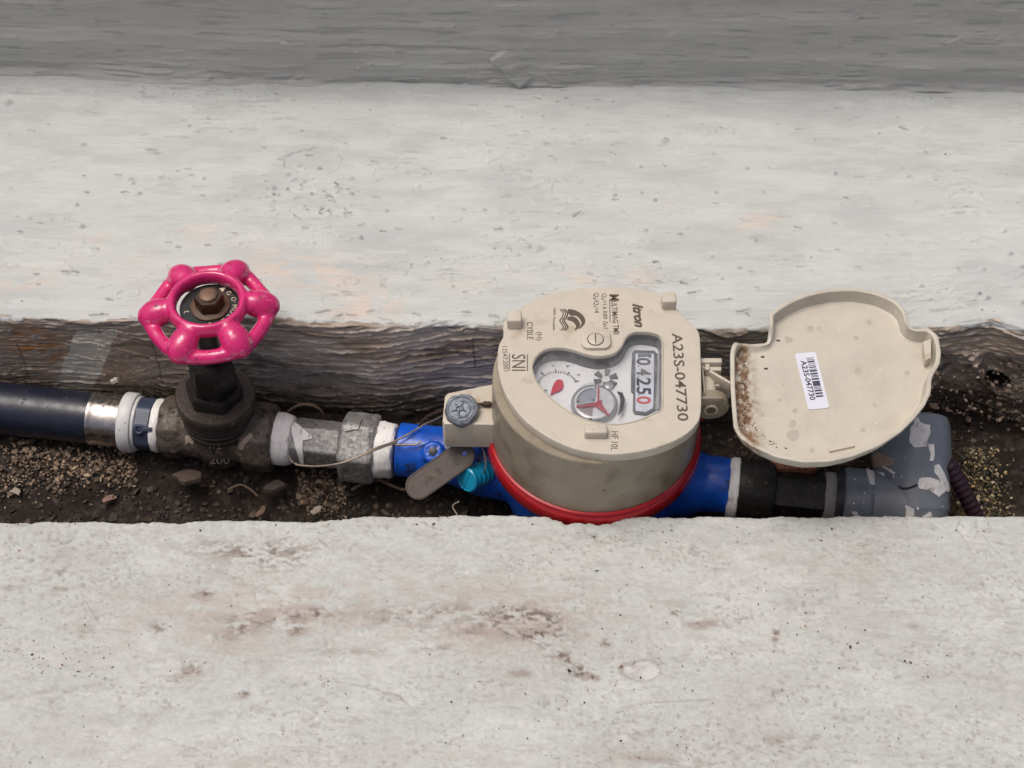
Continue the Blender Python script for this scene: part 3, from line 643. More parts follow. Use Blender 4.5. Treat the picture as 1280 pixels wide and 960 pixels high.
m_creamd = M('cream_plastic_weathered_shaded', (.30, .26, .185), rough=.42, var=.14, vs=70, spots=(((.20, .165, .11), 50, .50, .70), ((.10, .06, .035), 330, .70, .74)), bump=((300, .1, .3),), coat=.15)  # weathered cream, with the shell's front-side shade put into the darker base colour
m_red = M('red_plastic', (.44, .008, .014), rough=.26, var=.15, vs=100, coat=.4, bump=((300, .06, .3),))
m_ink = M('brown_print', (.10, .075, .05), rough=.5, var=.25, vs=2000)
m_lead = M('lead', (.20, .225, .26), rough=.45, metal=.5, var=.4, vs=500, bump=((500, .6, .7), (1500, .2, .6)))
m_tagm = M('stamped_tag_metal', (.085, .07, .06), rough=.55, metal=.1, var=.25, vs=300, spots=(((.10, .07, .05), 200, .55, .65),), bump=((900, .08, .5),))
m_wire = M('old_wire', (.34, .28, .22), rough=.5, metal=.5, var=.3, vs=500)
m_wirer = M('rusty_wire', (.06, .035, .02), rough=.6, var=.4, vs=900, bump=((2500, .3, .8),))
m_pvc = M('grey_pvc', (.19, .215, .245), rough=.36, var=.12, vs=90, spots=(((.33, .36, .40), 330, .70, .73), ((.09, .10, .12), 70, .55, .7)), coat=.1, bump=((200, .1, .3),))
m_flake = M('dried_paint', (.78, .77, .74), rough=.55, var=.15, vs=400, bump=((300, .5, .6), (900, .2, .6)), spots=(((.40, .36, .32), 150, .55, .7),))
m_flakeb = M('brown_dried_paint', (.38, .28, .21), rough=.6, var=.25, vs=300, bump=((300, .6, .7),))
m_dial = M('dial_white', (.84, .85, .85), coat=.6, rough=.25, bump=((90, .25, .3),), var=.03, vs=300)
m_dgrey = M('register_grey', (.13, .14, .15), rough=.3, var=.15, vs=500)
m_mgrey = M('register_silver', (.5, .51, .53), rough=.25, metal=.4, var=.1, vs=500)
m_dred = M('dial_red', (.55, .03, .06), rough=.35, var=.08, vs=500)
m_dblk = M('dial_black', (.03, .03, .035), rough=.4, var=.1, vs=500)
m_drum = M('drum_blue_white', (.70, .74, .84), rough=.35, var=.08, vs=900)
m_teal = M('teal_plastic', (.01, .30, .50), rough=.25, var=.15, vs=300, coat=.4)
m_gl = bpy.data.materials.new('clear_cover'); m_gl.use_nodes = True
_n = m_gl.node_tree; _n.nodes.clear(); _o = _n.nodes.new('ShaderNodeOutputMaterial'); _t = _n.nodes.new('ShaderNodeBsdfTransparent'); _g = _n.nodes.new('ShaderNodeBsdfGlossy')
_g.inputs['Roughness'].default_value = .04; _f = _n.nodes.new('ShaderNodeFresnel'); _f.inputs['IOR'].default_value = 1.45; _m = _n.nodes.new('ShaderNodeMixShader')
_t.inputs['Color'].default_value = (.97, .975, .98, 1)
_tc = _n.nodes.new('ShaderNodeTexCoord'); _nz = _n.nodes.new('ShaderNodeTexNoise'); _nz.inputs['Scale'].default_value = 120; _nz.inputs['Detail'].default_value = 8; _n.links.new(_tc.outputs['Object'], _nz.inputs['Vector'])
_rr = _n.nodes.new('ShaderNodeMapRange'); _rr.inputs['From Min'].default_value = .5; _rr.inputs['From Max'].default_value = .75; _rr.inputs['To Max'].default_value = .14; _n.links.new(_nz.outputs[0], _rr.inputs[0])
_d = _n.nodes.new('ShaderNodeBsdfDiffuse'); _d.inputs['Color'].default_value = (.6, .59, .56, 1); _m2 = _n.nodes.new('ShaderNodeMixShader')
for a, b in ((_f.outputs[0], _m.inputs[0]), (_rr.outputs[0], _m2.inputs[0]), (_t.outputs[0], _m2.inputs[1]), (_d.outputs[0], _m2.inputs[2]), (_m2.outputs[0], _m.inputs[1]), (_g.outputs[0], _m.inputs[2]), (_m.outputs[0], _o.inputs['Surface'])): _n.links.new(a, b)
m_drop = bpy.data.materials.new('water'); m_drop.use_nodes = True; _b = m_drop.node_tree.nodes['Principled BSDF']
_b.inputs['Transmission Weight'].default_value = 1; _b.inputs['IOR'].default_value = 1.33; _b.inputs['Roughness'].default_value = .02

def drops(parent, vfw, region, n, seed, smin=.25, smax=.7, mat=None, name='water_drops'):
    T = BVHTree.FromPolygons([Vector(v) for v in vfw[0]], vfw[1]); rr = random.Random(seed); out = []
    for _ in range(n):
        u = rr.uniform(region[0], region[2]); v = rr.uniform(region[1], region[3]); d = (P(u, v)-CAM).normalized(); h = T.ray_cast(CAM, d)
        if h[0] is None: continue
        nn = h[1] if h[1].dot(d) < 0 else -h[1]; s = rr.uniform(smin, smax)
        b = ball((0, 0, 0), (s, s*rr.uniform(.8, 1.1), s*.5), 8, 5); out.append(xf(b, frame(h[0], nn.orthogonal(), nn)))
    if out: o = part(name, join(*out), mat or m_drop, parent); o['kind'] = 'stuff'; return o
# --- hose assembly
ho = thing('hose', 'glossy black hose with crimped steel sleeve entering from the left', 'hose', AX(80), YAW)
hv = pipe(80, [(-130, 13.3), (-90, 13.2), (-50, 13.0), (-10, 12.8), (30, 12.7), (70, 12.6), (100, 12.6), (122, 12.4)], n=56)
hb = part('tube', rough(hv, .15, .05, 2), m_hose, ho, local=True)
hw = xf(hv, WM[ho.name]); drops(ho, hw, (0, 484, 116, 548), 34, 3, .25, .6)
part('steel_sleeve', pipe(80, [(116, 12.6), (116.5, 13.1), (119, 13.2), (121, 12.8), (130, 12.8), (140, 12.9), (152, 12.8), (156, 13.2), (159, 13.2)], n=56), m_steel, ho, local=True)
part('white_collar', pipe(80, [(155, 13.5), (156, 14.3), (157.5, 14.6), (170, 14.6), (171.5, 14.2), (172, 13)], n=56), m_white, ho, local=True)
part('white_washer', pipe(80, [(171, 12.9), (172, 13.3), (175, 13.3), (176, 12.9)], n=48), m_white, ho, local=True)
nv = pipe(80, [(175, 12.8), (176, 13.2), (193, 13.2), (194, 12.6)], n=60, hexa=8)
nu = part('clamp_nut', nv, m_navy, ho, local=True)
part('thread_tape', rough(pipe(80, [(194, 11.5), (195, 12.7), (199, 13.2), (203, 13.0), (206, 12.2)], n=48), .35, .3, 5), m_tape, ho, local=True)
W = WM[ho.name]
def on_pipe(ref, u, ang, r): # point on the pipe's surface, ang from +z toward the camera
    M_ = Matrix.Translation(AX(ref)) @ Matrix.Rotation(YAW, 4, 'Z'); t = T_(u, ref); a = R(ang)
    return M_ @ Vector((t, -r*math.sin(a), r*math.cos(a))), (M_.to_3x3() @ Vector((0, -math.sin(a), math.cos(a))))
p, n_ = on_pipe(80, 163, 40, 14.7)
part('lettering', xf(join(*[xf(textmesh('C', .04), Matrix.Scale(4.2, 4))]), frame(p+Vector((-1.2, 0, -.9)), (0, -.7, -.7), n_)), m_dblk, ho)
p, n_ = on_pipe(80, 184, 48, 13.1)
part('nut_eye', xf(torus(1.9, .7, 20, 8), frame(p, (1, 0, 0), n_)), m_navy, ho); part('nut_rib', xf(rbox((4, 0, 0), (5, 2, 1.2), .4), frame(p, (1, 0, 0), n_)), m_navy, ho)

# --- gate valve
VR = 275
va = thing('gate_valve', 'dark brass gate valve with pink enamelled handwheel', 'valve', AX(VR), YAW)
ps = [pipe(VR, [(203, 12), (205, 14.5), (212, 15.5), (228, 15.6), (238, 13.5)], n=48, hexa=8),
      pipe(VR, [(225, 13), (245, 13.5), (300, 13.5), (315, 13)], n=40),
      pipe(VR, [(304, 12), (308, 16.6), (314, 17.4), (334, 17.4), (343, 16.8), (346, 15)], n=48, hexa=8),
      ball((0, 0, 0), (15, 15.5, 16)), lathe([(-16, 6), (-14, 12), (0, 15), (12, 15), (18, 15)], 40)]
vb = rough(blend(ps, .8, 5, .5), .35, .22, 3)
part('valve_body', vb, m_iron, va, local=True, ang=0)
vw = xf(vb, WM[va.name])
# threaded bonnet rings under the flange, flange
bon = lathe([(9, 13), (9.5, 16.2), (12, 16.5), (12.8, 15.8), (13.6, 16.6), (16, 16.8), (16.8, 16.1), (17.5, 17.0), (19.6, 17.2), (20.2, 16.4), (21.0, 17.7), (23.0, 17.8), (23.6, 16.8), (24.4, 18.4), (27, 18.8), (29.3, 18.8), (30.3, 18.1), (30.5, 12)], 72)
sm_ = Matrix.Rotation(R(3), 4, 'Y')      # the spindle leans a little to the right-hand end
part('bonnet', xf(rough(bon, .2, .2, 4), sm_), M('dark_cast_iron', (.065, .052, .042), rough=.4, metal=.3, var=.35, vs=250, spots=(((.2, .16, .12), 160, .62, .72),), bump=((350, .5, .6), (1400, .2, .6)), rvar=.18), va, local=True)
part('bonnet_hexagon', xf(rough(lathe([(30, 13.8), (36, 13.6), (37.3, 12.8), (37.5, 8)], 48, hexa=6, ph=.3), .2, .3, 6), sm_), m_black, va, local=True)
part('gland_nut', xf(lathe([(37, 10.4), (38, 11.2), (52, 11.0), (55, 10.2), (55.5, 4)], 48, hexa=6), sm_), m_black, va, local=True)
part('spindle', xf(lathe([(54, 4.2), (78, 4.2), (79, 3.6)], 24), sm_), m_black, va, local=True)
# embossed size marks on the body
mk = []
A = np.array(WM[va.name])
def emboss(s, u, v, hgt, wid, vfw, lift=.15, tilt=0):
    T = BVHTree.FromPolygons([Vector(q) for q in vfw[0]], vfw[1]); d = (P(u, v)-CAM).normalized(); h = T.ray_cast(CAM, d)
    nn = (-d); x = Vector((math.cos(R(tilt)), -math.sin(R(tilt))*.78, 0)); q = h[0]-d*(-lift)
    f = frame(h[0]-d*lift, x, nn); V, F = textmesh(s, 1.); V = np.array(V); 
    W_ = np.stack([(V[:, 0]-V[:, 0].mean())*wid, (V[:, 1]-.35)*hgt/.7, V[:, 2]*.35], 1); return xf((W_.tolist(), F), f)
part('size_mark', emboss('1/2', 272, 556, 4.2, 5.5, vw, .5), m_iron, va); part('size_mark', emboss('200', 274, 575, 3.6, 6.5, vw, .5), m_iron, va)
part('paint_flake', decal(((232, 545), (238, 541), (243, 552), (241, 556), (237, 553), (232, 556)), vw, .3, 3), M('tan_scale', (.38, .31, .24), rough=.7, var=.2, vs=500, bump=((900, .3, .6),)), va)
part('paint_flake', decal(((300, 553), (313, 541), (316, 545), (306, 556), (303, 563), (298, 560)), vw, .3, 3), MATS['tan_scale'], va)
# handwheel
WC = P(261, 386.5, 82); wt = (Matrix.Translation(WC) @ Matrix.Rotation(R(-.5), 4, 'X') @ Matrix.Rotation(R(6.6), 4, 'Z') @ Matrix.Scale(1.03, 4))
pr = [mv(torus(15.6, 2.3, 72, 14, 1.7), (0, 0, 3.6))]
for k in range(6):
    a = 2*math.pi*k/6; c, s = math.cos(a), math.sin(a)
    pr.append(xf(ball((0, 0, 0), (9.2, 6.5, 6.0)), Matrix.Rotation(a, 4, 'Z') @ Matrix.Translation((22.2, 0, .4)) @ Matrix.Rotation(R(20), 4, 'Y')))
    pr.append(tube([(15.5*c, 15.5*s, 4.0), (22*c, 22*s, 1.2)], [3.3, 5.2], 14))
rim_ = []
for q in range(96):
    a = 2*math.pi*q/96; m_ = abs(((a/(math.pi/3)) % 1)-.5)*2          # 1 at a lobe, 0 half way
    rim_.append((( 24.6+2.2*m_**2)*math.cos(a), (24.6+2.2*m_**2)*math.sin(a), -3.2+.8*m_))
pr.append(tube(rim_+rim_[:2], 3.3, 14))
wv = rough(blend(pr, .6, 9, .7), .18, .12, 9)
whl = part('handwheel', xf(wv, wt), m_pink, va, ang=0)
ww = xf(wv, wt)
drops(va, ww, (175, 325, 350, 450), 40, 9, .3, .95)
drops(va, ww, (175, 325, 350, 450), 60, 19, .12, .32, M('wheel_grime', (.07, .03, .025), rough=.8, var=.3), 'grime_specks')
# hub: black name plate with letters, brown nut
hub = wt @ Matrix.Translation((0.8, .8, .4))
dk = part('hub_plate', xf(lathe([(-2.5, 4), (-2, 13.0), (0, 13.4), (.4, 13.0), (.5, 0.5)], 48), hub), M('hub_plate_paint', (.014, .018, .017), rough=.3, var=.4, vs=500, coat=.3, bump=((600, .15, .4),)), va)
part('hub_washer', xf(lathe([(.4, 8.6), (1.2, 8.6), (1.6, 8.0), (1.7, 3)], 40, wob=.3), hub), M('rusty_washer', (.10, .055, .028), rough=.5, var=.35, vs=900, bump=((900, .3, .6),)), va)
part('hub_nut', xf(lathe([(1.5, 6.6), (6.0, 6.6), (7.2, 5.8), (7.4, 3)], 48, hexa=6, ph=.2), hub), M('rusty_nut', (.05, .026, .014), rough=.35, metal=.2, var=.35, vs=700, bump=((700, .3, .6),)), va)
part('spindle_tip', xf(lathe([(7.3, 3.9), (8.2, 3.8), (8.7, 3.2), (8.8, .5)], 28), hub), M('worn_brass', (.20, .12, .075), rough=.5, metal=.3, var=.25, vs=600, bump=((900, .2, .6),)), va)
lt = []
for ch, an in (('\u25c4', 62), ('G', 40), ('.', 28), ('O', 16), ('.', 6), ('M', -8), ('O', -24), ('L', -40), ('O', -58), ('S', -92), ('3', 192)):
    try: v_, f_ = textmesh(ch, .05)
    except Exception: continue
    if not v_: continue
    V_ = np.array(v_); V_[:, 0] -= (V_[:, 0].max()+V_[:, 0].min())/2; V_[:, 1] -= .35 if ch != '.' else 0
    lt.append(xf((V_.tolist(), f_), hub @ Matrix.Rotation(R(an), 4, 'Z') @ Matrix.Translation((10.6, 0, .52)) @ Matrix.Rotation(R(-90), 4, 'Z') @ Matrix.Scale(3.1, 4)))
part('lettering', join(*lt), M('cream_print', (.62, .55, .42), rough=.5, var=.2, vs=900), va)

# --- tape and zinc coupling between valve and meter
cp = thing('pipe_coupling', 'pitted zinc union coupling wrapped in white thread tape', 'coupling', AX(420), YAW)
part('thread_tape', rough(pipe(420, [(340, 9), (340.5, 11.5), (343, 12.8), (352, 12.9), (360, 12.6), (366, 11.8), (369, 9)], n=64), .55, .22, 7), m_tape, cp, local=True)
nip = rough(blend([pipe(420, [(362, 9.8), (372, 11.6), (420, 11.6), (432, 11.4)], n=60, hexa=6, ph=.26)], .6, 3, .4), .25, .3, 2)
part('hexagon_nipple', nip, m_zinc, cp, local=True, ang=0)
cpl = rough(blend([pipe(420, [(426, 12), (429, 16.2), (432, 17.2), (466, 17.4), (471, 16.6), (474, 13)], n=60, hexa=6, ph=.12)], .6, 3, .4), .3, .22, 5)
part('union_nut', cpl, m_zinc, cp, local=True, ang=0)
part('thread_tape', rough(pipe(420, [(470, 10), (471, 13.4), (476, 13.8), (484, 13.4), (489, 13.2), (492, 12.9), (494, 12)], n=64), .7, .25, 9), m_tape, cp, local=True)
nw = xf(nip, WM[cp.name]); cw = xf(cpl, WM[cp.name])
part('tape_end', decal(((364, 527), (372, 531), (390, 545), (390, 549), (379, 545), (380, 578), (376, 580), (370, 560), (366, 545)), join(nw), .8, 4, jit=.4), m_tape, cp)
part('zinc_lug', decal(((431, 533), (436, 525), (448, 523), (452, 526), (448, 537), (432, 539)), cw, 1.0, 3, jit=.4), m_zinc, cp)

# --- water meter
MC = Vector((37.6, -20.5, 0))
me_ = thing('water_meter', 'cream round water meter on blue body with glazed register', 'water meter', (MC.x, MC.y, 0))
Ml = Matrix.Translation(MC) @ Matrix.Rotation(YAW, 4, 'Z'); Mli = Ml.inverted()
def ux(u): return (Mli @ AX(u)).x
bp = [lathe([(-30, 12), (-27, 30), (-15, 40), (0, 43), (24, 44)], 64),
      lathe([(ux(497), 13.0), (ux(510), 13.0), (ux(560), 13.2), (ux(600), 18), (0, 22), (ux(860), 17), (ux(880), 13.4), (ux(911), 13.2)], 48, 'x')]
body = xf(rough(blend(bp, .9, 8, .6), .25, .1, 4), Ml)
pb = on_pipe(275, 545, 28, 13.2)
part('meter_body', body, m_blue, me_, ang=0)
bo = blend([ball((0, 0, -1), (6.5, 5.5, 3)), torus(3.6, 1.7, 32, 10, 1.1)], .45, 4)
part('wire_boss', xf(rough(bo, .3, .4, 2), frame(pb[0]-pb[1]*.5, (1, 0, 0), pb[1])), m_blue, me_, ang=0)
part('boss_hole', xf(lathe([(0, 2.0), (.9, 2.0), (1.0, 1.7)], 20), frame(pb[0]+pb[1]*.6, (1, 0, 0), pb[1])), m_dblk, me_)
# red ring: open band with raised bead and two lugs
def arcband(prof, a0, a1, n=110):
    V = []; F = []; m = len(prof)
    for i in range(n+1):
        a = R(a0+(a1-a0)*i/n)
        for z, r in prof: V.append((MC.x+r*math.cos(a), MC.y+r*math.sin(a), z))
    for i in range(n):
        for j in range(m): F.append((i*m+j, (i+1)*m+j, (i+1)*m+(j+1) % m, i*m+(j+1) % m))
    F += [tuple(reversed(range(m))), tuple(range(n*m, (n+1)*m))]
    return V, F
ring = arcband([(22.5, 45), (22.5, 48.6), (25, 49.6), (30.0, 49.4), (31.5, 48.9), (32.2, 48.2), (33.2, 48.6), (33.8, 48.2), (34, 47.2), (30, 45)], 172, 372)
part('red_ring', ring, m_red, me_)
for a, nm in ((171, 1), (13, 2)):
    an = R(a); c = Vector((MC.x+49.3*math.cos(an), MC.y+49.3*math.sin(an), 32))
    part('ring_lug', xf(blend([rbox((0, 0, 0), (7.5, 6.5, 13), 2.5, 3), ball((0, 0, 6), (3.8, 3.3, 3))], .5, 5), Matrix.Translation(c) @ Matrix.Rotation(an, 4, 'Z')), m_red, me_, ang=0)
# head shell
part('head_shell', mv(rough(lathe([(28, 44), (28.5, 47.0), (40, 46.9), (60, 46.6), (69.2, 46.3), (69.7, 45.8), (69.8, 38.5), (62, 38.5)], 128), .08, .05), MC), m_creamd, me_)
ZF = 75.
def zoomA(pts, z=ZF): return [P(600+a/4.2667, 350+b/4.2667, z) for a, b in pts]
def zoomB(pts, z=ZF): return [P(660+a/7.111, 400+b/7.111, z) for a, b in pts]
fo = zoomA(((600, 45), (700, 40), (800, 46), (880, 58), (975, 85), (1040, 150), (1080, 195), (1120, 235), (1150, 262), (1166, 300), (1172, 420), (1175, 560), (1172, 700), (1150, 765), (1085, 825), (1000, 868), (900, 900), (800, 918), (700, 925), (600, 915), (500, 893), (400, 852), (310, 798), (230, 732), (170, 655), (128, 575), (105, 490), (99, 410), (108, 345), (130, 300), (133, 225), (180, 180), (240, 138), (310, 100), (400, 70), (500, 52)))
fo2 = [(p.x, p.y) for p in crom(fo, 5, True)]
wo = zoomB(((22, 430), (40, 350), (85, 290), (150, 250), (240, 232), (330, 235), (430, 258), (520, 288), (610, 305), (700, 300), (770, 275), (820, 220), (855, 150), (910, 105), (980, 90), (1080, 95), (1160, 115), (1198, 150), (1210, 220), (1210, 400), (1208, 600), (1204, 790), (1120, 845), (1020, 890), (930, 918), (840, 935), (740, 938), (640, 926), (540, 905), (430, 862), (320, 800), (220, 725), (130, 640), (60, 545)))
wo2 = [(p.x, p.y) for p in crom(wo, 5, True)]
def inset(poly, d):
    n = len(poly); out = []; ar = sum(poly[i][0]*poly[(i+1) % n][1]-poly[(i+1) % n][0]*poly[i][1] for i in range(n)); sg = 1 if ar > 0 else -1
    for i in range(n):
        a, c = Vector(poly[i-1]), Vector(poly[(i+1) % n]); t = (c-a).normalized(); out.append((poly[i][0]-t.y*d*sg, poly[i][1]+t.x*d*sg))
    return out
part('face_plate', curve_plate([fo2, wo2], ZF, 2.2, .5), m_cream, me_, ang=30)
# rolled lip round the window, cavity wall, dial, clear cover
def lipring(poly, prof):
    V = []; F = []; n = len(poly); m = len(prof)
    for z, ins in prof: V += [(p[0], p[1], z) for p in inset(poly, ins)]
    for j in range(m):
        for i in range(n): F.append((j*n+i, j*n+(i+1) % n, ((j+1) % m)*n+(i+1) % n, ((j+1) % m)*n+i))
    return V, F
part('window_lip', lipring(wo2, [(74.0, .05), (74.9, .15), (75.3, .55), (75.0, 1.0), (73.2, 1.1), (73.0, .1)]), m_cream, me_)
part('cavity_wall', lipring(wo2, [(73.3, .9), (73.3, 1.25), (65.3, 1.9), (65.3, .9)]), M('cavity_wall_plastic', (.17, .175, .185), rough=.25, var=.1, vs=300), me_)
rg = part('register', prism(inset(wo2, 1.0), 63.5, 66.6), m_dial, me_)
cvr = part('clear_cover', prism(inset(wo2, 1.3), 71.6, 72.4), m_gl, me_, smooth=False)
ZD = 66.8
def D2(a, b, z=ZD): p = P(660+a/7.111, 400+b/7.111, z); return (p.x, p.y)
def flat(pts, z=ZD, t=.2): return prism([D2(a, b, z) for a, b in pts], z-t, z)
fr = [D2(a, b) for a, b in ((925, 300), (945, 275), (1120, 278), (1150, 305), (1152, 420), (1148, 800), (1050, 850), (950, 840), (930, 810), (935, 660), (915, 640), (915, 500))]
part('counter_frame', prism(fr, ZD-.2, ZD+.5), m_dgrey, rg)
part('counter_panel', prism([D2(a, b) for a, b in ((955, 308), (1118, 308), (1118, 560), (1112, 790), (1045, 825), (955, 815))], ZD-.1, ZD+.7), m_drum, rg)
part('counter_slot', prism([D2(a, b) for a, b in ((1160, 290), (1190, 300), (1172, 800), (1130, 808))], ZD-.1, ZD+.9), m_mgrey, rg)
for s_, y0, y1, mt in (('0', 345, 410, m_dblk), ('4', 440, 500, m_dblk), ('2', 520, 590, m_dblk), ('5', 605, 670, m_dblk), ('0', 685, 755, m_dred)):
    a = D2(968, y0); b = D2(968, y1); part('digit', text_fit(s_, (a[0], a[1], ZD+.76), (b[0]+.0, b[1], ZD+.76), 6.2, th=.03, bold=.025), mt, rg)
for yy in (420, 508, 596, 676):
    a = D2(982, yy); part('digit_mark', prism([(a[0]-.3, a[1]-.3), (a[0]+.35, a[1]-.3), (a[0]+.35, a[1]+.3), (a[0]-.3, a[1]+.3)], ZD+.7, ZD+.78), m_dblk, rg)
part('digit_window', prism([D2(a, b) for a, b in ((975, 312), (1100, 312), (1090, 350), (1060, 335), (1000, 340), (978, 350))], ZD+.7, ZD+.8), m_dgrey, rg)
# red drop pointer and its scale
gc = Vector(D2(262, 600)); tk = []
for i in range(27):
    a = R(22+7.2*i); big = i % 5 == 0; c, s = math.cos(a), math.sin(a); r0, r1 = 8.3, (10.3 if big else 9.5)
    tk.append(arcline([(gc.x+r0*c, gc.y+r0*s*1.0), (gc.x+r1*c, gc.y+r1*s)], (.5 if big else .3), ZD+.12))
gcx = join(*tk); part('scale_ticks', gcx, m_dblk, rg)
for i, (a, b) in enumerate(((215, 405), (350, 412), (446, 488), (120, 470), (155, 625))):
    q = D2(a, b); part('scale_number', text_fit(str((7-i) % 10), (q[0]-.4, q[1]+.5, ZD+.1), (q[0]-.4, q[1]-.5, ZD+.1), 1.2, th=.03, bold=.02), m_dblk, rg)
part('drop_pointer', flat(((200, 665), (212, 610), (232, 560), (255, 532), (285, 525), (310, 540), (316, 575), (305, 610), (270, 632), (230, 645)), ZD+.9, .5), m_dred, rg)
# black star wheel
sw = []
swc = Vector(D2(690, 530))
for k in range(6):
    a = R(60*k+22); q = [(2.2*math.cos(a-.3), 2.2*math.sin(a-.3)), (5.4*math.cos(a-.28), 5.4*math.sin(a-.28)), (5.6*math.cos(a+.2), 5.6*math.sin(a+.2)), (2.2*math.cos(a+.3), 2.2*math.sin(a+.3))]
    sw.append(prism([(swc.x+x_, swc.y+y_) for x_, y_ in q], ZD+.2, ZD+1.0))
part('star_wheel', join(*sw), M('star_wheel_black', (.10, .10, .11), rough=.4, var=.1), rg); part('star_hub', mv(lathe([(0, 2.0), (1.3, 2.0), (1.5, 1.6)], 24), (D2(718, 595)[0], D2(718, 595)[1], ZD+.2)), m_mgrey, rg)
# round sub-dial under its own rim
dc = D2(588, 738, ZD+2); dR = 10.1
rim = part('sub_dial_rim', mv(lathe([(0, dR+.2), (2.2, dR+.1), (3.0, dR-.4), (3.2, dR-1.0), (2.6, dR-1.5)], 64), (dc[0], dc[1], ZD-.1)), m_mgrey, rg)
dz = ZD+2.7
def sec(a0, a1, r, z, t=.1): return prism([(dc[0], dc[1])]+[(dc[0]+r*math.cos(R(a)), dc[1]+r*math.sin(R(a))) for a in np.linspace(a0, a1, 22)], z-t, z)
part('sub_dial', mv(lathe([(0, dR-1.4), (.3, dR-1.4), (.4, dR-1.6)], 64), (dc[0], dc[1], dz-.3)), m_dial, rg)
part('sub_dial_sector', sec(75, 185, dR-2.2, dz+.25), M('sector_blue_grey', (.36, .38, .45), rough=.4, var=.06), rg)
part('sub_dial_sector', sec(186, 262, dR-2.2, dz+.25), M('sector_brown', (.40, .33, .31), rough=.4, var=.2, vs=600), rg)
part('sub_dial_shadow_gap', prism([D2(a, b, dz) for a, b in ((790, 640), (840, 650), (862, 710), (845, 800), (800, 855), (812, 790), (822, 715), (812, 670))], dz-.2, dz+.5), m_dblk, rg)
st_ = flat(((615, 590), (632, 590), (632, 715), (662, 712), (650, 730), (728, 855), (700, 835), (600, 765), (520, 772), (432, 775), (430, 762), (590, 742), (612, 722)), dz+1.0, .4)
part('star_pointer', st_, m_dred, rg)
part('pointer_edge', join(arcline([D2(612, 592, dz), D2(612, 735, dz), D2(435, 760, dz)], .45, dz+1.15)), m_dial, rg)
tk = []
for i in range(14):
    a = R(98+6.5*i); c, s = math.cos(a), math.sin(a); r0, r1 = dR-3.4, dR-2.4; tk.append(arcline([(dc[0]+r0*c, dc[1]+r0*s), (dc[0]+r1*c, dc[1]+r1*s)], .2, dz+.45))
part('sub_dial_ticks', join(*tk), m_dblk, rg)
for a, b in ((605, 605), (585, 718), (450, 735), (555, 885), (622, 900)):
    q = D2(a, b, dz); part('dial_dot', mv(lathe([(0, .5), (.12, .5), (.15, .3)], 12), (q[0], q[1], dz+.45)), m_dblk, rg)
part('sub_dial_glass', mv(lathe([(0, dR-1.0), (.3, dR-1.0)], 48), (dc[0], dc[1], ZD+4.6)), m_gl, rg)
# clips and sealing plug
def clip(u, v, w=6.6, d=5.4, h=5.5):
    c = P(u, v, ZF+h); part('lid_clip', rbox((c.x, c.y, ZF+h/2-1), (w, d, h+2), .9, 3), m_cream, me_)
clip(643, 394, 6.6, 6.6, 5.8); clip(836.5, 371, 6.6, 6.0, 5.4); clip(745, 535, 9.8, 5.2, 4.2)
pc = P(744.5, 425.5, ZF); part('plug_pad', mv(bevprism(rrect(13.3, 11.5, 3.4), ZF-.2, ZF+1.7, .5), (pc.x, pc.y, 0)), m_cream, me_)
p2 = P(744.5, 424, ZF+1.8)
part('plug_screw', mv(lathe([(ZF+1.5, 3.3), (ZF+2.0, 3.3), (ZF+2.2, 3.0)], 40), (p2.x, p2.y, 0)), m_cream, me_)
part('plug_groove', mv(lathe([(ZF+1.72, 3.75), (ZF+1.78, 3.75)], 40), (p2.x, p2.y, 0)), m_ink, me_)
part('plug_slot', rbox((p2.x, p2.y, ZF+2.2), (.55, 5.6, .1), 0), m_ink, me_)
# print on the face
ZP = ZF+.05
def ft(s, a, b, h, **k): return part('lettering', text_fit(s, P(*a, ZP), P(*b, ZP), h, th=.04, **k), m_ink, me_)
ft('A23S-047730', (840, 416.5), (847.5, 526), 4.6, bold=.012)
ft('Itron', (791, 379.5), (794.5, 409.5), 4.4, shear=.35, bold=.045)
ft('M', (762, 368), (762.5, 376), 4.2, bold=.03); ft('ULTIMAG TMII', (764, 376.5), (767, 418), 2.6, bold=.01)
part('lettering', arcline([P(762, 374.5, ZP), P(762.6, 403, ZP)], .35, ZP+.05), m_ink, me_)
ft('Q\u2083=1.6 R80 \u0394p25', (752.5, 367), (755, 415), 2.1); ft('Q\u2083/Q\u2081=4', (742.5, 366), (743, 391), 2.1)
ft('(H)', (671, 415), (671, 425.5), 2.3); ft('CYBLE', (658.5, 402.5), (659, 424.5), 2.7)
ft('SNI', (640, 443), (640, 463.5), 6.0); ft('12547:2001', (628, 433), (629.5, 464), 2.1)
for a, b in (((636.8, 442), (636.5, 463.5)), ((659.5, 443), (659.2, 464))): part('lettering', arcline([P(*a, ZP), P(*b, ZP)], .4, ZP+.05), m_ink, me_)
ft('HF 10L', (764.5, 539), (763.5, 563), 3.0); ft('100% Reusable', (691.5, 385), (691, 413), 1.2)
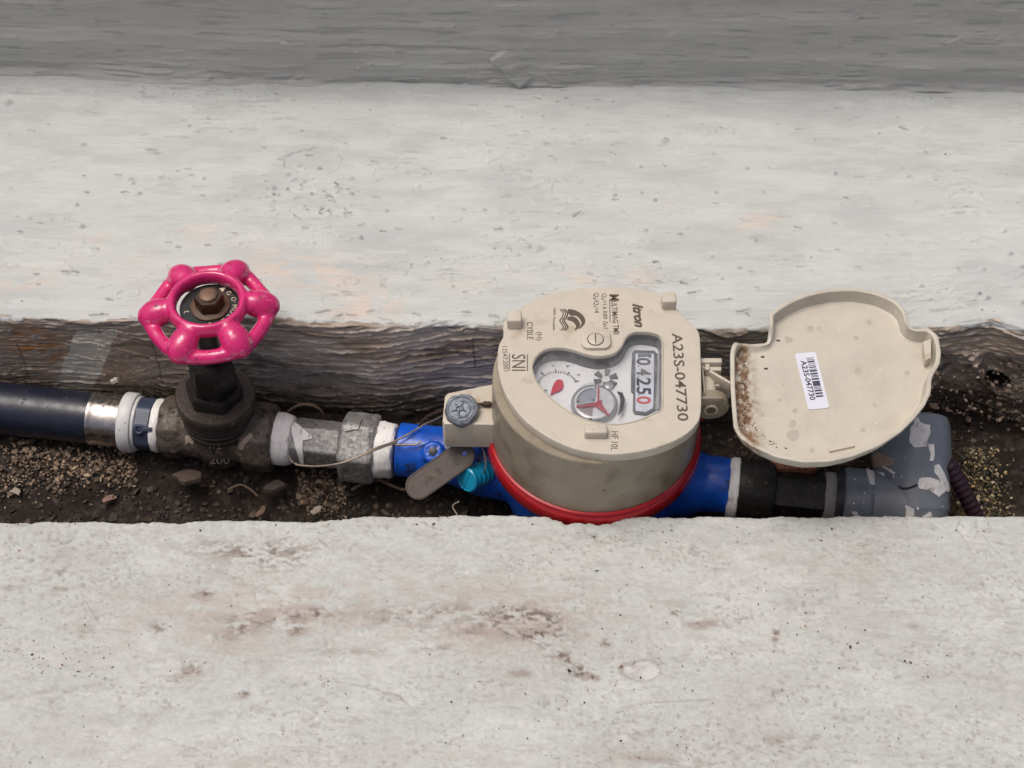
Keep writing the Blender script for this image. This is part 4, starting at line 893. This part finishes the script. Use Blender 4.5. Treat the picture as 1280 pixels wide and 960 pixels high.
# wave emblem
def zc(a, b): return P(650+a/16, 370+b/16, ZP)
for dx, wd in ((0, .5), (45, .5), (88, .7)):
    part('emblem', arcline(crom([zc(800+dx, 262), zc(862+dx, 340), zc(845+dx, 420), zc(798+dx, 490), zc(835+dx, 560), zc(868+dx, 620), zc(820+dx, 690)], 5), wd, ZP+.05), m_ink, me_)
part('emblem', prism([(q.x, q.y) for q in crom([zc(955, 270), zc(1100, 285), zc(1230, 360), zc(1300, 460), zc(1290, 560), zc(1200, 650), zc(1180, 650), zc(1225, 560), zc(1210, 480), zc(1130, 400), zc(1000, 385)], 4, True)], ZP-.05, ZP+.06), m_ink, me_)
part('emblem', prism([(q.x, q.y) for q in crom([zc(940, 470), zc(970, 415), zc(1060, 410), zc(1150, 460), zc(1200, 560), zc(1175, 640), zc(1090, 690), zc(1120, 600), zc(1060, 520), zc(980, 490)], 4, True)], ZP-.05, ZP+.06), m_ink, me_)
# left lug
lp = [P(*q, 48) for q in ((556, 495), (560, 491), (625, 478), (632, 531), (556, 530), (553, 526))]
part('seal_lug', bevprism([(q.x, q.y) for q in lp], 31, 48, .7), m_cream, me_)
# hinge
def hb_(u0, v0, u1, v1, z, dz_, b=.6):
    a = P(u0, v0, z); c = P(u1, v1, z); return rbox(((a.x+c.x)/2, (a.y+c.y)/2, z-dz_/2), (abs(c.x-a.x), abs(c.y-a.y), dz_), b)
hz_ = 70
part('hinge_knuckle', join(hb_(873, 447, 903, 453, hz_, 9), hb_(873, 447, 877, 457, hz_, 9)), m_cream, me_)
k = P(888, 503, 66); cyl = lathe([(-2.2, 7.4), (-1.8, 8.2), (1.8, 8.2), (2.2, 7.4)], 36, 'y')
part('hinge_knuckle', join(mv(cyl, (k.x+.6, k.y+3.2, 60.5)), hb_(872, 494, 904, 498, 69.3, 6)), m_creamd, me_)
part('hinge_pin', join(mv(lathe([(-1, 3.1), (0, 3.1), (20, 3.1)], 24, 'y'), (k.x+.6, k.y, 61.5)), mv(torus(3.4, .6, 24, 8), (0, 0, 0)) if 0 else hb_(881, 453, 888, 462, 69, 5)), m_cream, me_)
part('hinge_pin_hole', mv(lathe([(-.3, 2.2), (0, 2.2), (.2, 2.0)], 24, 'y'), (k.x+.6, k.y-.95, 61.5)), m_ink, me_)
part('hinge_bridge', join(hb_(877, 458, 882, 491, 68.5, 5, .4), hb_(882, 458, 902, 463, 68, 8, .4), xf(rbox((0, 0, 0), (17, 1.4, 8), .4), Matrix.Translation(P(893, 474, 64)) @ Matrix.Rotation(R(-38), 4, 'Z')), hb_(890, 480, 915, 482, 63, 9, .4)), m_cream, me_)
# open lid
LC = P(1045, 468, 74); TL = math.tan(R(4.0))
def PL(u, v, dz_=0):
    z = 74.
    for _ in range(8): p = P(u, v, z+dz_); z = 74+TL*(p.y-LC.y)
    return p
lo_px = ((243, 152), (300, 112), (380, 77), (470, 59), (560, 55), (650, 71), (725, 105), (760, 143), (768, 180), (777, 206), (800, 214), (822, 206), (845, 207), (880, 238), (891, 300), (886, 345), (868, 372), (855, 400), (853, 450), (830, 500), (790, 550), (740, 600), (660, 652), (560, 692), (470, 712), (370, 715), (270, 695), (180, 655), (130, 618), (110, 582), (103, 500), (98, 420), (97, 300), (105, 268), (138, 240), (185, 243), (240, 240), (243, 225))
pts = [PL(880+a/3, 340+b/3) for a, b in lo_px]; den = []
for i, a in enumerate(pts):
    b = pts[(i+1) % len(pts)]; n = max(1, int((b-a).length/1.3))
    for q in range(n): den.append(a.lerp(b, q/n))
for _ in range(1): den = [(den[i-1]+2*den[i]+den[(i+1) % len(den)])/4 for i in range(len(den))]
lp2 = [(p.x, p.y) for p in den]
def lidz(p, dz_): return 74+TL*(p[1]-LC.y)+dz_
V = []; F = []; n = len(lp2)
prof = [(-8.0, 3.0), (-1.0, .1), (-.2, .25), (0, .6), (0, 1.7), (-.3, 2.1), (-6.4, 3.0), (-7.0, 3.9), (-7.0, 4.6), (-7.0, 5.4)]
nA_, nB_ = PL(880+150/3, 340+240/3), PL(880+243/3, 340+215/3)
low_ = [(1.0 if (p[0] < nB_.x+.6 and p[0] > nA_.x-3 and p[1] > nA_.y-3.5 and p[1] < nB_.y+1) else 0.) for p in lp2]
for _ in range(2): low_ = [(low_[i-1]+2*low_[i]+low_[(i+1) % n])/4 for i in range(n)]
for dz_, ins in prof:
    q = inset(lp2, ins)
    if ins > 2: # smooth the inner loops so the notches do not fold
        for _ in range(3): q = [((q[i-1][0]+2*q[i][0]+q[(i+1) % n][0])/4, (q[i-1][1]+2*q[i][1]+q[(i+1) % n][1])/4) for i in range(n)]
    V += [(p[0], p[1], lidz(p, dz_-(4.6*(dz_ > -1.5))*low_[i])) for i, p in enumerate(q)]
for j in range(len(prof)-1):
    for i in range(n): F.append((j*n+i, j*n+(i+1) % n, (j+1)*n+(i+1) % n, (j+1)*n+i))
F += [tuple(range(n)), tuple(range((len(prof)-1)*n, len(prof)*n))]
m_lid = M('lid_plastic', (.56, .525, .43), rough=.45, var=.07, vs=100, spots=(((.52, .48, .39), 55, .50, .72), ((.66, .63, .55), 260, .66, .72), ((.30, .24, .16), 900, .70, .74)), bump=((300, .05, .3),))
# brown grime along the hinge-side wall (a stain with its own place on the lid)
_nt = m_lid.node_tree; _N = _nt.nodes; _L = _nt.links; _bs = _N['Principled BSDF']; src = _bs.inputs['Base Color'].links[0].from_socket
_tc = _N.new('ShaderNodeTexCoord'); _sx = _N.new('ShaderNodeSeparateXYZ'); _L.new(_tc.outputs['Object'], _sx.inputs[0])
gx = (P(928, 470, 68).x-MC.x)*S
_a = _N.new('ShaderNodeMapRange'); _a.interpolation_type = 'SMOOTHSTEP'; _a.inputs['From Min'].default_value = gx-.001; _a.inputs['From Max'].default_value = gx+.009; _a.inputs['To Min'].default_value = 1; _a.inputs['To Max'].default_value = 0; _L.new(_sx.outputs[0], _a.inputs[0])
_nz = _N.new('ShaderNodeTexNoise'); _nz.inputs['Scale'].default_value = 330; _nz.inputs['Detail'].default_value = 7; _L.new(_tc.outputs['Object'], _nz.inputs['Vector'])
_b2 = _N.new('ShaderNodeMath'); _b2.operation = 'MULTIPLY_ADD'; _b2.inputs[1].default_value = 5.0; _b2.inputs[2].default_value = -1.7; _L.new(_nz.outputs[0], _b2.inputs[0])
_c = _N.new('ShaderNodeMath'); _c.operation = 'MULTIPLY'; _c.use_clamp = True; _L.new(_a.outputs[0], _c.inputs[0]); _L.new(_b2.outputs[0], _c.inputs[1])
_z = _N.new('ShaderNodeMapRange'); _z.inputs['From Min'].default_value = .0725; _z.inputs['From Max'].default_value = .0705; _L.new(_sx.outputs[2], _z.inputs[0])
_c3 = _N.new('ShaderNodeMath'); _c3.operation = 'MULTIPLY'; _L.new(_c.outputs[0], _c3.inputs[0]); _L.new(_z.outputs[0], _c3.inputs[1])
_mx = _N.new('ShaderNodeMix'); _mx.data_type = 'RGBA'; _L.new(_c3.outputs[0], _mx.inputs['Factor']); _ia = [q for q in _mx.inputs if q.type == 'RGBA']; _L.new(src, _ia[0]); _ia[1].default_value = (.20, .11, .05, 1)
_L.new([q for q in _mx.outputs if q.type == 'RGBA'][0], _bs.inputs['Base Color'])
lid = part('lid', (V, F), m_lid, me_, ang=35)
def Lp(a, b, dz_=-6.9): return PL(880+a/3, 340+b/3, dz_)
# latch pad and rib inside the lid
q = [Lp(a, b, -1.5) for a, b in ((822, 262), (852, 250), (850, 322), (832, 330))]
V_ = [(p.x, p.y, p.z-4) for p in q]+[tuple(p) for p in q]; part('latch_pad', (V_, [(3, 2, 1, 0), (4, 5, 6, 7)]+[(i, (i+1) % 4, 4+(i+1) % 4, 4+i) for i in range(4)]), m_cream, lid, smooth=False)
q = [Lp(a, b, -5.8) for a, b in ((468, 660), (560, 638), (566, 652), (472, 672))]
V_ = [(p.x, p.y, p.z-2) for p in q]+[tuple(p) for p in q]; part('lid_rib', (V_, [(3, 2, 1, 0), (4, 5, 6, 7)]+[(i, (i+1) % 4, 4+(i+1) % 4, 4+i) for i in range(4)]), m_cream, lid, smooth=False)
# dried spots and grime crumbs on the lid floor
T = BVHTree.FromPolygons([Vector(v) for v in V], F); cr = []; rr = random.Random(2)
for _ in range(170):
    t = rr.random(); u = 880+(140+rr.gauss(10, 7)+(40*(max(0, .12-t)/.12)))/3; v = 340+(270+320*t)/3
    if rr.random() < .2:
        k_ = rr.random(); a_, b_ = (155, 560) if k_ < .5 else (215, 640); a2, b2 = (215, 640) if k_ < .5 else (320, 686); q_ = rr.random(); u = 880+(a_+(a2-a_)*q_+rr.gauss(10, 9))/3; v = 340+(b_+(b2-b_)*q_-rr.uniform(8, 18))/3
    p = Lp((u-880)*3, (v-340)*3, -6.9); s_ = rr.uniform(.1, .3); cr.append(ball((p.x, p.y, p.z+.15), (s_*1.2, s_, s_*.6), 6, 4))
for a, b in ((278, 257), (232, 362), (220, 318)): p = Lp(a, b, -6.8); cr.append(rbox(tuple(p), (1.6, .7, .5), .1, 1))
o = part('grime_crumbs', join(*cr), M('grime', (.07, .035, .015), rough=.7, var=.4, vs=900), lid); o['kind'] = 'stuff'
ms = M('dried_spot', (.46, .42, .34), rough=.5, var=.1, vs=500)
for i, (a, b, rx) in enumerate(((398, 212, 5), (432, 212, 3), (317, 254, 5.5), (618, 188, 4.5), (572, 247, 4), (578, 372, 5.5), (762, 378, 4), (215, 533, 5), (283, 480, 3), (405, 668, 4), (640, 498, 3), (598, 592, 3.5), (335, 610, 9), (332, 570, 6), (342, 520, 4), (758, 238, 3.5), (297, 425, 2.2))):
    rr = random.Random(i); c = Lp(a, b, -6.96); pl = []
    for kk in range(14): an = 2*math.pi*kk/14; q = rx*.30*(1+.25*rr.uniform(-1, 1)); pl.append((c.x+q*math.cos(an), c.y+q*1.2*math.sin(an)))
    part('dried_spot', ([(x_, y_, lidz((x_, y_), -6.95)) for x_, y_ in pl]+[(x_, y_, lidz((x_, y_), -6.99)) for x_, y_ in pl], prism(pl, 0, 1)[1]), ms, lid)
# sticker with bar code
c0, c1, c2, c3 = [Lp(a, b, -6.75) for a, b in ((343, 315), (415, 290), (472, 500), (390, 527))]
O = (c0+c1+c2+c3)/4; dn = ((c3-c0)+(c2-c1)).normalized(); nz = Vector((0, -TL, 1)).normalized(); Lh = ((c3-c0).length+(c2-c1).length)/2; Wd = (c1-c0).length
fm = frame(O, dn, nz); m_stk = M('sticker_paper', (.72, .74, .80), rough=.35, var=.04, vs=300); m_stki = M('sticker_ink', (.03, .035, .08), rough=.4, var=.1)
stk = part('sticker', xf(prism(rrect(Lh, Wd*.98, 1.3), -.1, .08), fm), m_stk, lid)
bars = []; rr = random.Random(3); x_ = -Lh*.40
while x_ < Lh*.30:
    wd = rr.choice((.35, .35, .6, .9)) if not (-1 < x_ < 3) else 1.2
    bars.append(rbox((x_+wd/2, Wd*.17, .11), (wd, Wd*.34, .03), 0)); x_ += wd+rr.choice((.3, .4, .6))*(1 if not (-1 < x_ < 3) else .25)
part('bar_code', xf(join(*bars), fm), m_stki, lid)
a = fm @ Vector((-Lh*.36, -Wd*.30, .12)); b = fm @ Vector((Lh*.34, -Wd*.30, .12)); part('lettering', text_fit('A23S-047730', a, b, 2.5, nrm=nz, th=.02, bold=.02), m_stki, lid)
# specks of dirt on face and shell
hs = join(mv(lathe([(28.5, 47.05), (60, 46.7), (69.4, 46.4)], 96), MC)); drops(me_, hs, (625, 560, 870, 640), 26, 5, .12, .3, MATS['grime'], 'dirt_specks')
# --- lead seal, wire, tag, teal plug
se = thing('lead_seal', 'round grey lead seal on twisted wire over the left lug', 'lead seal', P(578, 514, 48.3))
sc_ = P(577, 513, 50.5); sf = Matrix.Translation(sc_) @ Matrix.Rotation(R(18), 4, 'X') @ Matrix.Rotation(R(-6), 4, 'Y')
part('seal_disc', xf(rough(lathe([(-2.4, 6), (-2, 7.3), (0, 7.8), (1.4, 7.4), (2.0, 6.6), (2.1, 2), (2.1, .3)], 40, wob=.9, seed=3), .25, .4, 2), sf), m_lead, se)
em = [xf(torus(5.9, .35, 36, 8), Matrix.Translation((0, 0, 2.1)))]
for kk in range(5):
    a = 2*math.pi*kk/5+2.2; em.append(tube([(-1+.9*math.cos(a), .9*math.sin(a), 2.2), (-1+3.6*math.cos(a), 3.6*math.sin(a), 2.2)], [.75, .25], 8))
em.append(tube([(3.9*math.cos(t)+.2, 3.9*math.sin(t), 2.2) for t in np.linspace(-1.9, 1.7, 14)], .5, 8)); em.append(ball((.3, 0, 2.2), (1.2, 1.2, .7), 12, 8))
part('seal_emblem', xf(join(*em), sf), m_lead, se)
wp = [P(362, 571, 6), P(364, 576, 10), P(370, 580, 9), P(385, 583, 10), P(415, 581, 15), P(440, 574, 18.5), P(470, 560, 19), P(490, 553, 16), P(510, 543, 15.2), P(530, 531, 16), P(545, 524, 30), P(560, 516, 45), P(570, 514, 50)]
part('seal_wire', tube(crom(wp, 6), .45, 8), m_wire, se)
part('seal_wire', tube(crom([P(370, 581, 9.4), P(400, 583, 12), P(430, 578, 17.5), P(460, 566, 19.6), P(495, 553, 15.6)], 6), .42, 8), m_wire, se)
part('seal_wire', tube(crom([P(493, 556, 14.8), P(507, 556, 14.4), P(520, 555.5, 14.5), P(527, 551.5, 15)], 6), .5, 8), m_wire, se)
tw = []
base = crom([P(524, 533, 18), P(532, 523, 28), P(545, 516, 38), P(558, 512, 46), P(566, 512, 49), P(577, 513, 50), P(590, 506, 50), P(600, 506, 49.6), P(612, 504, 49.5)], 8)
for ph in (0, math.pi): tw.append(tube([p+Vector((0, .45*math.cos(i*.8+ph), .45*math.sin(i*.8+ph)+.4)) for i, p in enumerate(base)], .38, 7))
part('twisted_wire', join(*tw), m_wirer, se); part('wire_knot', rough(ball(P(608, 505, 49.6), (2.6, 1.3, 1.2)), .4, .5, 4), m_wirer, se)
part('seal_wire', tube(crom([P(582, 528, 44), P(586, 545, 30), P(588, 560, 24), P(590, 566, 22)], 5), .4, 7), m_wire, se)
tg = thing('metal_tag', 'oblong brown stamped metal tag hanging from the seal wire over the blue pipe', 'metal tag', P(546, 590, 20))
a = P(529, 607, 10); b = P(571, 570, 27); ax_ = (b-a); L = ax_.length; vdir = (a-CAM).normalized(); nn = (-vdir+Vector((-.25, 0, .25))).normalized(); tf = frame((a+b)/2, ax_, nn); rr_ = 6.3
out = [(L/2+rr_*math.cos(t), rr_*math.sin(t)) for t in np.linspace(-math.pi/2, math.pi/2, 14)]+[(-L/2+rr_*math.cos(t), rr_*math.sin(t)) for t in np.linspace(math.pi/2, 3*math.pi/2, 14)]
hole = [(L/2+2+1.3*math.cos(t), 1.3*math.sin(t)) for t in np.linspace(0, 2*math.pi, 12, endpoint=False)]
pv = curve_plate([out, hole], 0, .3, .15); plate = part('tag_plate', xf(pv, tf), m_tagm, tg)
part('tag_rim', xf(tube([(x_*.97, y_*.93, 0) for x_, y_ in out]+[(out[0][0]*.97, out[0][1]*.93, 0)], .28, 6), tf), m_tagm, tg)
mt2 = M('stamped_letter_metal', (.06, .05, .045), rough=.4, metal=.7, var=.2)  # metal of the stamped letters, darker than the tag plate
for s_, x_, rot in (('VA', -9.5, 0), ('8', -1.5, 10), ('C', 6.5, -20)):
    part('stamped_letter', xf(textmesh(s_, .05), tf @ Matrix.Translation((x_, -1.6, .05)) @ Matrix.Rotation(R(rot), 4, 'Z') @ Matrix.Scale(4.6, 4)), mt2, tg)
te = thing('teal_plug', 'ribbed teal blue plastic plug with slotted end beneath the metal tag', 'plastic plug', P(584, 600, 4))
q = P(583, 600, 15); f_ = Matrix.Translation(q) @ (Vector((-.62, -.62, .36))).to_track_quat('Z', 'Y').to_matrix().to_4x4()
pr_ = [(-22, 3.2)]
for i in range(6): t = -20+i*3.0; pr_ += [(t, 4.4), (t+.5, 5.4), (t+1.2, 5.4), (t+1.7, 4.3)]
pr_ += [(-2.2, 4.6), (-1.8, 5.9), (-.5, 6.1), (0, 5.7), (.02, .4)]
part('ribbed_stem', xf(lathe(pr_, 40), f_), m_teal, te); part('plug_slot', xf(join(rbox((0, 0, .15), (.7, 10.8, .5), .15, 1), torus(5.3, .3, 36, 8)), f_), m_teal, te)
part('thin_wire', tube(crom([P(600, 596, 12), P(607, 585, 20), P(606, 570, 24), P(603, 560, 26)], 5), .35, 7), m_wire, te)
bw = thing('bent_wire', 'short bent pale wire lying by the slab edge under the tag', 'wire', P(566, 640, 0)); part('wire_piece', tube(crom([P(572, 644, 6), P(566, 634, 6), P(568, 630, 6), P(574, 627, 6)], 4), .35, 7), m_wire, bw)

# --- black iron fitting right of the meter
fi = thing('iron_fitting', 'black iron pipe fitting between blue meter outlet and grey elbow', 'pipe fitting', AX(980), YAW)
part('thread_tape', rough(pipe(980, [(909, 10), (910, 13.6), (914, 14.6), (921, 14.6), (923, 13.8), (924, 11)], n=64), .6, .25, 3), m_tape, fi, local=True)
part('round_coupling', rough(pipe(980, [(921, 13), (923, 15), (960, 15.2), (966, 14.4), (967, 10)], n=56), .4, .2, 5), m_black, fi, local=True)
part('hexagon_nipple', pipe(980, [(965, 11.6), (967, 12.8), (1028, 12.8), (1031, 11.4)], n=60, hexa=6, ph=.1), m_black, fi, local=True)
part('grey_seal', rough(pipe(980, [(1027, 10), (1029, 12.4), (1040, 12.6), (1046, 11.8), (1047, 10)], n=56), .4, .25, 8), M('grey_dirty_tape', (.34, .33, .32), rough=.55, var=.2, vs=200, bump=((400, .5, .7),), spots=(((.16, .14, .13), 110, .55, .7),)), fi, local=True)
part('rubber_gasket', pipe(980, [(1042, 12), (1043, 14.6), (1050, 14.8), (1054, 14)], n=48), m_dblk, fi, local=True)
q = P(992, 583, 12); br = thing('brick_fragment', 'orange brick sliver showing between lid rim and black nipple', 'brick fragment', q)
part('fragment', rough(rbox((q.x, q.y+1.5, 9), (21, 6, 7), .8, 3), .5, .3, 2), M('orange_brick', (.36, .14, .07), rough=.75, var=.3, vs=300, mapping=(3, 1, 1), bump=((500, .8, .8),), spots=(((.14, .06, .03), 200, .55, .65),)), br)
# --- grey elbow turning back into the wall
el = thing('pvc_elbow', 'blue grey plastic elbow spattered with dried white paint', 'pipe elbow', AX(1110), YAW)
W = WM[el.name]; x0 = T_(1051, 1110); x1 = T_(1142, 1110)
up = Vector((.0, .88, .47)).normalized(); Wi = W.inverted().to_3x3(); upl = (Wi @ up).normalized(); c_ = Vector((x1, 0, 0))
pp = [lathe([(x0, 14.6), (x0+1, 15.8), (x0+12, 16.0), (x0+13, 15.0), (x1, 15.0)], 48, 'x'), ball(tuple(c_), 16.2, 28, 18), tube([c_-upl*2, c_+upl*14, c_+upl*24, c_+upl*38, c_+upl*42, c_+upl*43.5], [16.6, 17.4, 18.4, 18.4, 17.2, 13], 48)]
ebv = blend(pp, .75, 3, .5); elb = part('elbow_body', ebv, m_pvc, el, local=True, ang=0); ew = xf(ebv, W)
part('socket_collar', lathe([(x0+13, 14.9), (x0+13.4, 15.9), (x0+28, 15.9), (x0+28.6, 15.0)], 48, 'x'), m_pvc, el, local=True)
def Zc(pts): return [(1040+a/4.571, 440+b/4.571) for a, b in pts]
fl = [(((555, 262), (580, 268), (600, 320), (602, 372), (590, 372), (560, 310)), m_flake), (((460, 378), (492, 372), (500, 400), (558, 418), (560, 470), (545, 505), (540, 540), (470, 545), (442, 515), (446, 440), (470, 405)), m_flake),
      (((540, 520), (580, 530), (585, 590), (572, 626), (556, 620), (565, 585)), m_flake), (((110, 616), (200, 625), (258, 570), (300, 590), (352, 612), (350, 640), (290, 658), (215, 660), (190, 650)), m_flakeb),
      (((190, 655), (240, 680), (300, 692), (305, 755), (262, 768), (215, 755), (200, 700)), m_flake), (((285, 656), (300, 652), (362, 690), (355, 700)), m_flake), (((500, 720), (560, 715), (600, 730), (640, 760), (650, 790), (610, 830), (560, 790), (500, 780), (488, 760)), m_flake),
      (((585, 650), (610, 640), (640, 690), (665, 760), (668, 800), (640, 790), (610, 720), (585, 690)), m_flake), (((318, 885), (350, 860), (400, 865), (470, 895), (470, 935), (380, 945), (325, 935)), m_flake), (((515, 940), (560, 915), (572, 935), (540, 950)), m_flake), (((112, 912), (140, 912), (155, 935), (130, 940)), m_flake)]
for i, (pt, mt) in enumerate(fl):
    d_ = decal(Zc(pt), ew, .35, 4, jit=.45, seed=i)
    if len(d_[0]) > 3: part('paint_flake', d_, mt, el)
drops(el, ew, (1060, 510, 1180, 640), 16, 12, .3, .7, m_flake, 'paint_specks')
q = [P(1128+i*4, 608+(.0 if i < 2 else -1.0*i), 0) for i in range(5)]
T = BVHTree.FromPolygons([Vector(v) for v in ew[0]], ew[1]); sp = []
for u, v in ((1124, 608), (1128, 610.5), (1134, 610.5), (1141, 608.5), (1147, 605.5)):
    d = (P(u, v)-CAM).normalized(); h = T.ray_cast(CAM, d)
    if h[0]: sp.append(h[0])
if len(sp) > 2: part('joint_crack', tube(crom(sp, 4), .55, 8), m_dblk, el)
# --- conduit
cn = thing('corrugated_conduit', 'thin maroon corrugated conduit slanting down behind the grey elbow', 'conduit', P(1205, 612, 5))
a = P(1186, 578, 18); b = P(1224, 652, -8); ax_ = b-a; L = ax_.length; pr_ = []; t = 0
while t < L: pr_ += [(t, 3.3), (t+1, 3.9), (t+2.0, 3.9), (t+2.7, 3.3)]; t += 3.2
part('conduit_tube', xf(lathe(pr_, 24), frame(a, ax_.orthogonal(), ax_)), M('maroon_plastic', (.028, .012, .018), rough=.35, var=.3, vs=300, coat=.2), cn)
